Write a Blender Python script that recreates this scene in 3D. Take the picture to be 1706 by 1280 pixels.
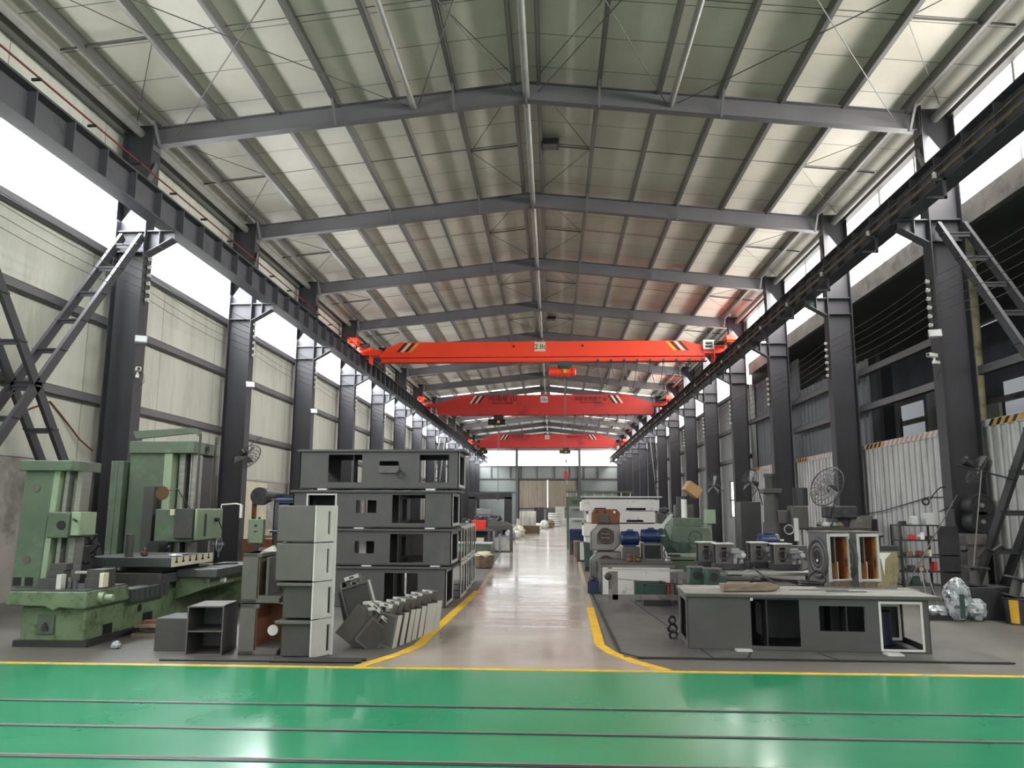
import bpy, math, random
from mathutils import Vector, Matrix
random.seed(7)
for o in list(bpy.data.objects): bpy.data.objects.remove(o)
sc = bpy.context.scene
# ---------------------------------------------------------------- camera
PITCH, YAW, ROLL, EYE = .1585, -.051, .0035, 1.6
cd = bpy.data.cameras.new('camera'); cam = bpy.data.objects.new('camera', cd); sc.collection.objects.link(cam)
cd.sensor_width = 36; cd.lens = 1316.5*36/1706; cd.clip_start = .05; cd.clip_end = 400
_f = Vector((math.sin(YAW)*math.cos(PITCH), math.cos(YAW)*math.cos(PITCH), math.sin(PITCH)))
_r = Vector((math.cos(YAW), -math.sin(YAW), 0)); _u = _r.cross(_f)
_R = _r*math.cos(ROLL)+_u*math.sin(ROLL); _U = _u*math.cos(ROLL)-_r*math.sin(ROLL)
cam.matrix_world = Matrix(((_R.x,_U.x,-_f.x,0),(_R.y,_U.y,-_f.y,0),(_R.z,_U.z,-_f.z,EYE),(0,0,0,1)))
sc.camera = cam
# ---------------------------------------------------------------- world, light levels, exposure
w = bpy.data.worlds.new('overcast_sky'); sc.world = w; w.use_nodes = True
w.node_tree.nodes['Background'].inputs[0].default_value = (.86,.93,1,1)
w.node_tree.nodes['Background'].inputs[1].default_value = 1.0
WINDOW_L, WINDOW_R, WINDOW_END, FILL_FRONT, SKYLIGHT = 3.3, 2.9, 4.0, 2.0, 2.4
def window_light(name, x, y, z, sx, sy, tilt, power, col):     # daylight falling in through a band of glazing
    ld = bpy.data.lights.new(name, 'AREA'); ld.shape = 'RECTANGLE'; ld.size = sx; ld.size_y = sy; ld.energy = power; ld.color = col
    lo = bpy.data.objects.new(name, ld); sc.collection.objects.link(lo); lo.location = (x,y,z); lo.rotation_euler = tilt
window_light('daylight_from_left', -9.3, 46, 7.6, 1.2, 106, (0, -math.radians(55), 0), 13500, (.93,.97,1))
window_light('daylight_from_right', 8.32, 46, 8.6, 1.7, 106, (0, math.radians(55), 0), 13500, (1,.98,.94))
sc.view_settings.view_transform = 'Standard'; sc.view_settings.look = 'None'
sc.view_settings.exposure = 0.15; sc.view_settings.gamma = 1; sc.view_settings.use_curve_mapping = False
PI = math.pi
def lin(h):
    h = h.lstrip('#'); return tuple(((int(h[i:i+2],16)/255+.055)/1.055)**2.4 if int(h[i:i+2],16) > 10 else int(h[i:i+2],16)/255/12.92 for i in (0,2,4))
# ---------------------------------------------------------------- materials
MATS = {}
def mat(name, col, rough=.6, metal=0., var=.18, vs=2.5, bump=.15, bs=30, dirt=None, dirt_amt=.5, dirt_scale=2., spec=.5, stretch=None):
    if name in MATS: return MATS[name]
    c = lin(col) if isinstance(col, str) else col
    m = bpy.data.materials.new(name); m.use_nodes = True; nt = m.node_tree; N = nt.nodes; L = nt.links
    b = N['Principled BSDF']; b.inputs['Roughness'].default_value = rough; b.inputs['Metallic'].default_value = metal
    b.inputs['Specular IOR Level'].default_value = spec
    tc = N.new('ShaderNodeTexCoord'); src = tc.outputs['Object']
    if stretch:
        mp = N.new('ShaderNodeMapping'); mp.inputs['Scale'].default_value = stretch; L.new(src, mp.inputs[0]); src = mp.outputs[0]
    n = N.new('ShaderNodeTexNoise'); n.inputs['Scale'].default_value = vs; n.inputs['Detail'].default_value = 6; L.new(src, n.inputs['Vector'])
    r = N.new('ShaderNodeValToRGB'); L.new(n.outputs[0], r.inputs[0])
    r.color_ramp.elements[0].position = .3; r.color_ramp.elements[1].position = .7
    r.color_ramp.elements[0].color = (*[x*(1-var) for x in c],1); r.color_ramp.elements[1].color = (*[min(1,x*(1+var)) for x in c],1)
    out = r.outputs[0]
    if dirt:
        d = lin(dirt); n2 = N.new('ShaderNodeTexNoise'); n2.inputs['Scale'].default_value = dirt_scale; n2.inputs['Detail'].default_value = 8
        n2.inputs['Roughness'].default_value = .7; L.new(src, n2.inputs['Vector'])
        r2 = N.new('ShaderNodeValToRGB'); r2.color_ramp.elements[0].position = .62-.3*dirt_amt; r2.color_ramp.elements[1].position = .72-.2*dirt_amt
        L.new(n2.outputs[0], r2.inputs[0]); mx = N.new('ShaderNodeMixRGB'); L.new(r2.outputs[0], mx.inputs[0]); L.new(out, mx.inputs[1]); mx.inputs[2].default_value = (*d,1); out = mx.outputs[0]
    L.new(out, b.inputs['Base Color'])
    if bump:
        n3 = N.new('ShaderNodeTexNoise'); n3.inputs['Scale'].default_value = bs; n3.inputs['Detail'].default_value = 3; L.new(src, n3.inputs['Vector'])
        bp = N.new('ShaderNodeBump'); bp.inputs['Strength'].default_value = bump; bp.inputs['Distance'].default_value = .01
        L.new(n3.outputs[0], bp.inputs['Height']); L.new(bp.outputs[0], b.inputs['Normal'])
    MATS[name] = m; return m
def panel_mat(name, col, rib_axis, rib, joint, joint_axis, line=.35, bump=.4, rough=.55, var=.1, dirt=None, dirt_amt=.4, dirt_scale=.6, stretch=(1,1,1), off=0.):
    """ribbed sheet with dark sheet-joint lines every `joint` metres; object coordinates are world metres here"""
    c = lin(col) if isinstance(col, str) else col
    m = bpy.data.materials.new(name); m.use_nodes = True; nt = m.node_tree; N = nt.nodes; L = nt.links; b = N['Principled BSDF']
    b.inputs['Roughness'].default_value = rough
    tc = N.new('ShaderNodeTexCoord'); sp = N.new('ShaderNodeSeparateXYZ'); L.new(tc.outputs['Object'], sp.inputs[0])
    def M(op, a, bb=None):
        q = N.new('ShaderNodeMath'); q.operation = op
        for i, v in enumerate((a, bb)):
            if v is None: continue
            if isinstance(v, (int,float)): q.inputs[i].default_value = v
            else: L.new(v, q.inputs[i])
        return q.outputs[0]
    mp = N.new('ShaderNodeMapping'); mp.inputs['Scale'].default_value = stretch; L.new(tc.outputs['Object'], mp.inputs[0])
    n = N.new('ShaderNodeTexNoise'); n.inputs['Scale'].default_value = dirt_scale; n.inputs['Detail'].default_value = 8; n.inputs['Roughness'].default_value = .65; L.new(mp.outputs[0], n.inputs['Vector'])
    r = N.new('ShaderNodeValToRGB'); L.new(n.outputs[0], r.inputs[0]); r.color_ramp.elements[0].position = .3; r.color_ramp.elements[1].position = .7
    r.color_ramp.elements[0].color = (*[x*(1-var) for x in c],1); r.color_ramp.elements[1].color = (*[min(1,x*(1+var)) for x in c],1)
    out = r.outputs[0]
    if dirt:
        n2 = N.new('ShaderNodeTexNoise'); n2.inputs['Scale'].default_value = dirt_scale*2.3; n2.inputs['Detail'].default_value = 9; n2.inputs['Roughness'].default_value = .7; L.new(mp.outputs[0], n2.inputs['Vector'])
        r2 = N.new('ShaderNodeValToRGB'); r2.color_ramp.elements[0].position = .6-.25*dirt_amt; r2.color_ramp.elements[1].position = .85-.2*dirt_amt; L.new(n2.outputs[0], r2.inputs[0])
        mx = N.new('ShaderNodeMixRGB'); L.new(r2.outputs[0], mx.inputs[0]); L.new(out, mx.inputs[1]); mx.inputs[2].default_value = (*lin(dirt),1); out = mx.outputs[0]
    if joint:
        f = M('FRACT', M('DIVIDE', M('ADD', sp.outputs[joint_axis], 100+off), joint)); ln = M('LESS_THAN', f, .022/joint)
        mx = N.new('ShaderNodeMixRGB'); L.new(M('MULTIPLY', ln, 1-line), mx.inputs[0]); L.new(out, mx.inputs[1]); mx.inputs[2].default_value = (.03,.03,.03,1); out = mx.outputs[0]
    L.new(out, b.inputs['Base Color'])
    if rib:
        s = M('SINE', M('MULTIPLY', sp.outputs[rib_axis], 2*PI/rib)); h = M('POWER', M('ABSOLUTE', s), .5)
        n4 = N.new('ShaderNodeTexNoise'); n4.inputs['Scale'].default_value = 1.3; L.new(mp.outputs[0], n4.inputs['Vector'])
        h = M('ADD', h, M('MULTIPLY', n4.outputs[0], 6.))
        bp = N.new('ShaderNodeBump'); bp.inputs['Strength'].default_value = bump; bp.inputs['Distance'].default_value = .01; L.new(h, bp.inputs['Height']); L.new(bp.outputs[0], b.inputs['Normal'])
    MATS[name] = m; return m
def emit_mat(name, col, s):
    m = bpy.data.materials.new(name); m.use_nodes = True; nt = m.node_tree; b = nt.nodes['Principled BSDF']
    b.inputs['Base Color'].default_value = (.7,.72,.7,1); b.inputs['Roughness'].default_value = .5
    n = nt.nodes.new('ShaderNodeTexNoise'); n.inputs['Scale'].default_value = .6; tc = nt.nodes.new('ShaderNodeTexCoord'); nt.links.new(tc.outputs['Object'], n.inputs['Vector'])
    r = nt.nodes.new('ShaderNodeValToRGB'); nt.links.new(n.outputs[0], r.inputs[0]); r.color_ramp.elements[0].color = (*[x*.88 for x in col],1); r.color_ramp.elements[1].color = (*col,1)
    nt.links.new(r.outputs[0], b.inputs['Emission Color']); b.inputs['Emission Strength'].default_value = s
    MATS[name] = m; return m
# ---------------------------------------------------------------- mesh builder
class G:
    def __init__(s): s.v = []; s.f = []
    def add(s, vs, fs):
        k = len(s.v); s.v += [tuple(v) for v in vs]; s.f += [tuple(i+k for i in f) for f in fs]; return s
    def box(s, x0, x1, y0, y1, z0, z1):
        x0,x1 = sorted((x0,x1)); y0,y1 = sorted((y0,y1)); z0,z1 = sorted((z0,z1))
        return s.add([(x0,y0,z0),(x1,y0,z0),(x1,y1,z0),(x0,y1,z0),(x0,y0,z1),(x1,y0,z1),(x1,y1,z1),(x0,y1,z1)],
              [(0,3,2,1),(4,5,6,7),(0,1,5,4),(1,2,6,5),(2,3,7,6),(3,0,4,7)])
    def beam(s, a, b, w, h, up=(0,0,1)):
        a = Vector(a); b = Vector(b); d = (b-a).normalized(); up = Vector(up)
        if abs(d.dot(up)) > .999: up = Vector((1,0,0))
        x = d.cross(up).normalized()*w/2; y = x.cross(d).normalized()*h/2
        return s.add([a-x-y,a+x-y,a+x+y,a-x+y,b-x-y,b+x-y,b+x+y,b-x+y],[(0,3,2,1),(4,5,6,7),(0,1,5,4),(1,2,6,5),(2,3,7,6),(3,0,4,7)])
    def cyl(s, a, b, r, n=16, r2=None, cap=True):
        a = Vector(a); b = Vector(b); d = (b-a).normalized(); r2 = r if r2 is None else r2
        u = d.orthogonal().normalized(); v = d.cross(u)
        vs = []
        for p, q in ((a,r),(b,r2)):
            for i in range(n):
                t = 2*PI*i/n; vs.append(p+(u*math.cos(t)+v*math.sin(t))*q)
        fs = [(i,(i+1)%n,n+(i+1)%n,n+i) for i in range(n)]
        if cap: fs += [tuple(range(n-1,-1,-1)), tuple(range(n,2*n))]
        return s.add(vs, fs)
    def tube(s, pts, r, n=8):
        pts = [Vector(p) for p in pts]; vs = []; fs = []
        t0 = (pts[1]-pts[0]).normalized(); u = t0.orthogonal().normalized()
        for i, p in enumerate(pts):
            t = (pts[min(i+1,len(pts)-1)]-pts[max(i-1,0)]).normalized(); u = (u-t*u.dot(t)).normalized(); v = t.cross(u)
            for k in range(n): vs.append(p+(u*math.cos(2*PI*k/n)+v*math.sin(2*PI*k/n))*r)
        for i in range(len(pts)-1):
            for k in range(n): fs.append((i*n+k, i*n+(k+1)%n, (i+1)*n+(k+1)%n, (i+1)*n+k))
        fs += [tuple(range(n-1,-1,-1)), tuple(range((len(pts)-1)*n, len(pts)*n))]
        return s.add(vs, fs)
    def prism(s, poly, off):
        """poly: 3D points of one face, off: extrusion vector"""
        n = len(poly); off = Vector(off); p = [Vector(q) for q in poly]
        return s.add(p+[q+off for q in p], [tuple(range(n-1,-1,-1)), tuple(range(n,2*n))]+[(i,(i+1)%n,n+(i+1)%n,n+i) for i in range(n)])
    def lathe(s, prof, o=(0,0,0), axis='z', n=20):
        vs = []; fs = []
        for r, z in prof:
            for i in range(n):
                c, q = r*math.cos(2*PI*i/n), r*math.sin(2*PI*i/n)
                p = {'z':(c,q,z),'y':(c,z,q),'x':(z,c,q)}[axis]; vs.append((o[0]+p[0],o[1]+p[1],o[2]+p[2]))
        for j in range(len(prof)-1):
            for i in range(n): fs.append((j*n+i, j*n+(i+1)%n, (j+1)*n+(i+1)%n, (j+1)*n+i))
        fs += [tuple(range(n-1,-1,-1)), tuple(range((len(prof)-1)*n, len(prof)*n))]
        return s.add(vs, fs)
    def torus(s, o, R, r, axis='z', n=24, m=6, a0=0, a1=2*PI):
        o = Vector(o); pts = []
        full = abs(a1-a0-2*PI) < 1e-6
        for i in range(n+(0 if full else 1)):
            t = a0+(a1-a0)*i/n; c, q = R*math.cos(t), R*math.sin(t)
            pts.append(o+Vector({'z':(c,q,0),'y':(c,0,q),'x':(0,c,q)}[axis]))
        if not full: return s.tube(pts, r, m)
        vs = []; fs = []; ax = Vector({'z':(0,0,1),'y':(0,1,0),'x':(1,0,0)}[axis])
        for p in pts:
            d = (p-o).normalized()
            for k in range(m): vs.append(p+(d*math.cos(2*PI*k/m)+ax*math.sin(2*PI*k/m))*r)
        for i in range(n):
            for k in range(m): fs.append((i*m+k, i*m+(k+1)%m, ((i+1)%n)*m+(k+1)%m, ((i+1)%n)*m+k))
        return s.add(vs, fs)
    def plate(s, plane, pos, t, a0, a1, b0, b1, holes=()):
        """rectangular plate with rectangular holes. plane 'y': a=x,b=z at y=pos..pos+t ; 'x': a=y,b=z ; 'z': a=x,b=y"""
        A = sorted({a0,a1,*[h[0] for h in holes],*[h[1] for h in holes]}); B = sorted({b0,b1,*[h[2] for h in holes],*[h[3] for h in holes]})
        A = [a for a in A if a0 <= a <= a1]; B = [b for b in B if b0 <= b <= b1]
        full = lambda i, j: 0 <= i < len(A)-1 and 0 <= j < len(B)-1 and not any(h[0] < (A[i]+A[i+1])/2 < h[1] and h[2] < (B[j]+B[j+1])/2 < h[3] for h in holes)
        P = {'y':lambda a,b,d:(a,pos+d,b),'x':lambda a,b,d:(pos+d,a,b),'z':lambda a,b,d:(a,b,pos+d)}[plane]
        idx = {}; vs = []; fs = []
        def V(i,j,d):
            if (i,j,d) not in idx: idx[(i,j,d)] = len(vs); vs.append(P(A[i],B[j],t if d else 0))
            return idx[(i,j,d)]
        for i in range(len(A)-1):
            for j in range(len(B)-1):
                if not full(i,j): continue
                fs.append((V(i,j,0),V(i+1,j,0),V(i+1,j+1,0),V(i,j+1,0))); fs.append((V(i,j,1),V(i,j+1,1),V(i+1,j+1,1),V(i+1,j,1)))
                if not full(i-1,j): fs.append((V(i,j,0),V(i,j+1,0),V(i,j+1,1),V(i,j,1)))
                if not full(i+1,j): fs.append((V(i+1,j,0),V(i+1,j,1),V(i+1,j+1,1),V(i+1,j+1,0)))
                if not full(i,j-1): fs.append((V(i,j,0),V(i,j,1),V(i+1,j,1),V(i+1,j,0)))
                if not full(i,j+1): fs.append((V(i,j+1,0),V(i+1,j+1,0),V(i+1,j+1,1),V(i,j+1,1)))
        return s.add(vs, fs)
    def xf(s, M):
        s.v = [tuple(M @ Vector(v)) for v in s.v]; return s
    def merge(s, o): return s.add(o.v, o.f)
def put(name, g, m, parent=None, label=None, bevel=0, loc=None, smooth=True):
    me = bpy.data.meshes.new(name); me.from_pydata(g.v, [], g.f); me.validate()
    import bmesh
    b = bmesh.new(); b.from_mesh(me); bmesh.ops.recalc_face_normals(b, faces=b.faces); b.to_mesh(me); b.free()
    if smooth:
        for p in me.polygons: p.use_smooth = True
        me.set_sharp_from_angle(angle=math.radians(32))
    me.materials.append(MATS[m] if isinstance(m, str) else m)
    o = bpy.data.objects.new(name, me); sc.collection.objects.link(o)
    if loc: o.location = loc
    if parent is not None: o.parent = parent
    if label: o['label'] = label
    if bevel:
        md = o.modifiers.new('bevel','BEVEL'); md.width = bevel; md.segments = 2; md.limit_method = 'ANGLE'; md.angle_limit = math.radians(40)
    return o
def tag(o, label, cat, group=None):
    o['label'] = label; o['category'] = cat
    if group: o['group'] = group
    return o
def thing(name, label, cat, loc=(0,0,0), rz=0, group=None, rx=0, ry=0):
    o = bpy.data.objects.new(name, None); sc.collection.objects.link(o); o.location = loc; o.rotation_euler = (rx,ry,rz); o.empty_display_size = .2
    return tag(o, label, cat, group)
def struct(name, g, m, parent=None, bevel=0):
    o = put(name, g, m, parent, bevel=bevel); 
    if parent is None: o['kind'] = 'structure'
    return o
def kids(o): return [c for c in sc.objects if c.parent == o]
def dup(root, label, loc=None, rz=None, group=None, rx=None, ry=None):
    src = kids(root); r = root.copy(); sc.collection.objects.link(r); r['label'] = label
    if loc is not None: r.location = loc
    if rz is not None: r.rotation_euler.z = rz
    if rx is not None: r.rotation_euler.x = rx
    if ry is not None: r.rotation_euler.y = ry
    if group: r['group'] = group
    for ch in src:
        c = ch.copy(); sc.collection.objects.link(c); c.parent = r
        for g2 in kids(ch):
            d = g2.copy(); sc.collection.objects.link(d); d.parent = c
    return r
def ordn(i): return ['first','second','third','fourth','fifth','sixth','seventh','eighth','ninth','tenth','eleventh','twelfth','thirteenth','fourteenth','fifteenth','sixteenth','seventeenth'][i]
def I3(g, a, b, h, w, tf=.016, tw=.012, web_up=(0,0,1)):
    """I section beam from a to b, height h along web_up, flange width w"""
    a = Vector(a); b = Vector(b); up = Vector(web_up); d = (b-a).normalized(); up = (up-d*up.dot(d)).normalized()
    g.beam(a, b, tw, h-2*tf, up); g.beam(a+up*(h-tf)/2, b+up*(h-tf)/2, w, tf, up); g.beam(a-up*(h-tf)/2, b-up*(h-tf)/2, w, tf, up); return g
# material set
mat('column_paint','#333237',.6,var=.12,bump=.05,vs=1.2,dirt='#333235',dirt_amt=.25)
mat('rafter_paint','#59575a',.5,var=.1,bump=.05,vs=.8)
mat('beam_paint','#505055',.5,var=.15,bump=.05,vs=1.,dirt='#3b3a3c',dirt_amt=.3)
mat('purlin_steel','#6a6966',.4,metal=.3,var=.12,vs=.6,stretch=(4,.4,4))
mat('pipe_paint','#8a8984',.4,var=.1)
mat('rod_steel','#4a4a48',.5)
mat('crane_orange','#f0401a',.45,var=.05,vs=.6,bump=.03)
mat('crane_red','#bb2f28',.5,var=.07,vs=.6,bump=.03,dirt='#8c2226',dirt_amt=.25,dirt_scale=.8)
mat('dark_red','#6e1e20',.5)
mat('black_paint','#17171a',.5,var=.2)
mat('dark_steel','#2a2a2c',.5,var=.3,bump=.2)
mat('yellow_paint','#d8a81e',.55,var=.15,vs=6,dirt='#a8905a',dirt_amt=.35,dirt_scale=5)
mat('white_paint','#d8d6cf',.5,var=.08)
mat('cream_paint','#cfc9b0',.5,var=.08)
mat('green_motor','#2c443a',.5)
mat('machine_green','#4f5c4c',.5,var=.14,vs=1.6,bump=.1,dirt='#59705a',dirt_amt=.35,dirt_scale=2.5)
mat('machine_green_worn','#637457',.5,var=.2,vs=3,bump=.2,dirt='#3a4a33',dirt_amt=.42,dirt_scale=5)
mat('machine_green_light','#84947a',.45,var=.08,vs=3,dirt='#6b8062',dirt_amt=.15)
mat('table_steel','#484b4b',.45,metal=.2,var=.2,bump=.2)
mat('bright_steel','#a8a6a2',.3,metal=.7,var=.15,bump=.1,stretch=(1,1,8))
mat('casting_grey','#595551',.6,var=.16,vs=2,bump=.25,bs=60,dirt='#4a4c4b',dirt_amt=.35,dirt_scale=3)
mat('casting_dark','#42403d',.6,var=.18,vs=2,bump=.25,bs=60,dirt='#3b3c3d',dirt_amt=.35,dirt_scale=3)
mat('machined_face','#c2c1bd',.45,metal=.1,var=.1,vs=4)
mat('frame_grey','#484644',.55,var=.14,vs=1.2,bump=.12,dirt='#414244',dirt_amt=.35,dirt_scale=1.6)
mat('frame_top','#8a8983',.5,metal=.1,var=.25,vs=2.5,dirt='#5c5b57',dirt_amt=.35,dirt_scale=3,stretch=(1,4,4))
mat('rust_brown','#6e4028',.7,var=.35,vs=6,dirt='#4a2818',dirt_amt=.4,dirt_scale=6)
mat('ochre_paint','#a9762a',.6,var=.25,vs=4,dirt='#6e3c18',dirt_amt=.45,dirt_scale=3)
mat('motor_blue','#15274e',.35,var=.12)
mat('bright_blue','#2460b8',.5,var=.1)
mat('wood','#7a6a5c',.7,var=.3,vs=3,stretch=(1,8,8),bump=.4)
mat('cardboard','#b08a62',.8,var=.1)
mat('red_paint','#e0261c',.5,var=.08)
mat('rubber','#1a1a1b',.6,var=.2)
mat('plastic_wrap','#b8bcc0',.2,metal=.1,var=.5,vs=9,bump=1.,bs=14,dirt='#3c4448',dirt_amt=.5,dirt_scale=9)
mat('brass','#5c4836',.45,metal=.5)
mat('pale_grey','#b4b6b2',.5,var=.08,vs=1)
mat('dull_white','#c9c5c2',.55,var=.06,vs=1,dirt='#9b9793',dirt_amt=.2,dirt_scale=4)
mat('junk_dark','#38383c',.6,var=.5,vs=8,bump=.5)
mat('clutter_brown','#6b5a4a',.7,var=.4,vs=8)
mat('galvanised','#8e9092',.4,metal=.4,var=.15)
mat('sack','#b9ae98',.8,var=.15,bump=.4)
mat('yellowed_pipe','#8a8263',.55,var=.15,dirt='#5a543c',dirt_amt=.4)
mat('masonry','#aaa49e',.85,var=.14,vs=1.1,bump=.4,bs=12,dirt='#86817d',dirt_amt=.45,dirt_scale=1.4)
mat('shed_dark','#50545c',.7,var=.3,vs=.7)
mat('shed_roof','#4a4a44',.8,var=.3,vs=.5)
mat('fascia','#6a6460',.6,var=.25,vs=1.5,dirt='#47433f',dirt_amt=.4,dirt_scale=2)
mat('floor_grind','#746f69',.6,var=.1)
panel_mat('roof_panel','#ccc6b8',0,0.0,1.18,1,line=.15,var=.12,rough=.42,dirt=None,off=.2)
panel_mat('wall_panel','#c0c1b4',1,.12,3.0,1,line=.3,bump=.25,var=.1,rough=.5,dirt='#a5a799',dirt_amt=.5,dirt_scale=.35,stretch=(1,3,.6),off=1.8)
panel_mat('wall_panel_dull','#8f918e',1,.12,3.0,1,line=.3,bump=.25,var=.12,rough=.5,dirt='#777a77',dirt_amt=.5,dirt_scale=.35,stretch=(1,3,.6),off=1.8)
panel_mat('end_panel','#8b9290',2,.25,0,0,bump=.3,var=.06)
panel_mat('door_sheet','#9a8e80',0,.3,0,0,bump=.8,var=.12,dirt='#7f776c',dirt_amt=.4,dirt_scale=.6,stretch=(2,1,.5))
panel_mat('corrugated_white','#c2c0bd',1,.0,.3,1,line=.45,var=.08,dirt='#8d8a86',dirt_amt=.55,dirt_scale=.8,stretch=(1,3,.5))
panel_mat('corrugated_dark','#5b5e62',1,.0,.38,1,line=.3,var=.12)
emit_mat('daylight_left',(1,1,1),WINDOW_L); emit_mat('daylight_right',(1,.985,.95),WINDOW_R)
emit_mat('daylight_end',(.97,.99,1),WINDOW_END); emit_mat('added_fill_front',(1,1,1),FILL_FRONT); emit_mat('daylight_roof',(1,1,1),SKYLIGHT)
emit_mat('dim_pane',(.35,.38,.42),.5); emit_mat('added_fill_shed',(1,1,1),9.0)
emit_mat('warm_light',(1,.78,.45),.8)
def floor_mat(name, col, col2, rough, bump, stretch, sc1, spec=.5, rvar=.1, coat=0):
    m = bpy.data.materials.new(name); m.use_nodes = True; nt = m.node_tree; N = nt.nodes; L = nt.links; b = N['Principled BSDF']
    b.inputs['Specular IOR Level'].default_value = spec
    tc = N.new('ShaderNodeTexCoord'); mp = N.new('ShaderNodeMapping'); mp.inputs['Scale'].default_value = stretch; L.new(tc.outputs['Object'], mp.inputs[0])
    n = N.new('ShaderNodeTexNoise'); n.inputs['Scale'].default_value = sc1; n.inputs['Detail'].default_value = 8; n.inputs['Roughness'].default_value = .62; L.new(tc.outputs['Object'], n.inputs['Vector'])
    r = N.new('ShaderNodeValToRGB'); r.color_ramp.elements[0].position = .35; r.color_ramp.elements[1].position = .68; r.color_ramp.elements[0].color = (*lin(col2),1); r.color_ramp.elements[1].color = (*lin(col),1)
    L.new(n.outputs[0], r.inputs[0]); L.new(r.outputs[0], b.inputs['Base Color'])
    n2 = N.new('ShaderNodeTexNoise'); n2.inputs['Scale'].default_value = 1.; n2.inputs['Detail'].default_value = 3; L.new(mp.outputs[0], n2.inputs['Vector'])
    bp = N.new('ShaderNodeBump'); bp.inputs['Strength'].default_value = bump; bp.inputs['Distance'].default_value = .02; L.new(n2.outputs[0], bp.inputs['Height']); L.new(bp.outputs[0], b.inputs['Normal'])
    mr = N.new('ShaderNodeMapRange'); mr.inputs['From Min'].default_value = .3; mr.inputs['From Max'].default_value = .7; mr.inputs['To Min'].default_value = rough-rvar; mr.inputs['To Max'].default_value = rough+rvar
    L.new(n.outputs[0], mr.inputs[0]); L.new(mr.outputs[0], b.inputs['Roughness']); MATS[name] = m
floor_mat('concrete_dull','#6b6761','#504c48',.55,.3,(6,6,6),.5,.4)
floor_mat('concrete_aisle','#aaa093','#8c8378',.16,.3,(.3,2.2,1),.45,.6,.05)
floor_mat('green_coating','#2f8d66','#26835b',.2,.04,(.3,1.2,1),.35,.5,.06)
# ================================================================ STRUCTURE
XL, XR, XM = -8.59, 7.62, -.52          # inner column faces, ridge line
WL, WR = -9.4, 8.42                      # wall inner faces
YA, YB = -8.5, 100.
def YK(k): return 15.8+6*k
def zr(x): return 10.90-.109*abs(x-XM)   # underside of roof panels
struct('floor', G().box(-10,22,YA-.3,YB+.3,-.3,0), 'concrete_dull')
aisle = [(-1.96,8.45),(-1.57,9.7),(-1.5,16.2),(-1.75,24),(-2.1,34),(-2.2,60),(-2.2,95),(2.6,95),(1.9,60),(1.15,34),(.8,24),(.61,13.6),(.53,9.7),(1.12,8.35)]
a = G(); a.prism([(x,y,.001) for x,y in aisle], (0,0,.004)); struct('floor_aisle', a, 'concrete_aisle')
struct('floor_green', G().box(WL,WR,YA,8.30,.001,.006), 'green_coating')
struct('trim_1', G().box(WL,WR,8.30,8.39,.001,.009), 'yellow_paint')
def ribbon(pts, w, z0=.006, h=.004):
    g = G()
    for (x0,y0),(x1,y1) in zip(pts,pts[1:]):
        d = Vector((x1-x0,y1-y0,0)).normalized(); n = Vector((-d.y,d.x,0))*w/2
        a = Vector((x0,y0,z0)); b = Vector((x1,y1,z0)); g.prism([a-n,a+n,b+n,b-n],(0,0,h))
    return g
struct('trim_2', ribbon([(-2.0,8.4),(-1.85,8.78),(-1.70,9.2),(-1.60,9.7),(-1.5,16.2)],.13), 'yellow_paint')
struct('trim_3', ribbon([(1.15,8.4),(.88,8.85),(.66,9.4),(.56,9.9),(.62,13.6)],.12), 'yellow_paint')
mat('yellow_worn','#a89868',.5,var=.2,dirt='#968c80',dirt_amt=.8,dirt_scale=6)
struct('trim_4', ribbon([(.62,13.6),(.8,24),(1.1,34)],.1), 'yellow_worn')
for n,(y,w) in enumerate(((6.76,.035),(6.01,.03),(5.30,.05))):
    g = G().box(WL,WR,y-w/2,y+w/2,.007,.011); struct(f'trim_{5+n}', g, 'dark_steel')
    g = G().box(WL,WR,y+w/2+.01,y+w/2+.03,.007,.009); struct(f'trim_{8+n}', g, 'floor_grind')
# steel floor plates with dark joint lines on the right
mat('floor_sheet','#585654',.5,var=.15,dirt='#4c4a48',dirt_amt=.5,dirt_scale=1.5); mat('seam','#1e1d1c',.6)
struct('floor_sheets', G().box(.78,4.9,9.1,16.5,.001,.012), 'floor_sheet')
struct('floor_seams', ribbon([(.76,16.5),(.76,9.35),(.95,9.08),(4.9,9.02)],.03,.006,.014).merge(ribbon([(1.35,15.5),(1.75,9.1)],.02,.012,.003)).merge(ribbon([(2.1,9.02),(2.25,9.5)],.02,.012,.003)).merge(ribbon([(3.1,9.0),(3.0,9.5)],.02,.012,.003)), 'seam')
random.seed(3)
st_ = G(); st_.prism([(1.28+.30*(1+.3*random.random())*math.cos(a/9*PI)*.8, 10.2+.9*(1+.3*random.random())*math.sin(a/9*PI), .0125) for a in range(18)],(0,0,.0008)); mat('oil_stain','#3c3936',.5,var=.3)
# walls ------------------------------------------------------------
g = G().box(WL-.3,WL,YA,YB,0,2.5); struct('wall_left_masonry', g, 'masonry')
struct('baseboard_left', G().box(WL-.3,WL+.03,YA,YB,2.5,2.56), 'pale_grey')
g = G().box(WL-.2,WL,YA,YB,2.56,6.95); struct('wall_left_lower', g, 'wall_panel')
g = G().box(WL-.2,WL,YA,YB,8.25,10.2); struct('wall_left_upper', g, 'wall_panel')
win = [0]
def window(x0,x1,y0,y1,z0,z1,m,frame=None):
    win[0] += 1
    o = struct(f'window_{win[0]}', G().box(x0,x1,y0,y1,z0,z1), m)
    return o
for k in range(-4,14):
    window(WL-.12,WL-.06,YK(k)+.02,YK(k+1)-.02,6.95,8.25,'daylight_left')
g = G()
for y in (11.0,12.1): g.box(WL-.06,WL+.02,y-.05,y+.05,6.95,8.25)
struct('window_bars_left', g, 'pale_grey')
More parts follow.
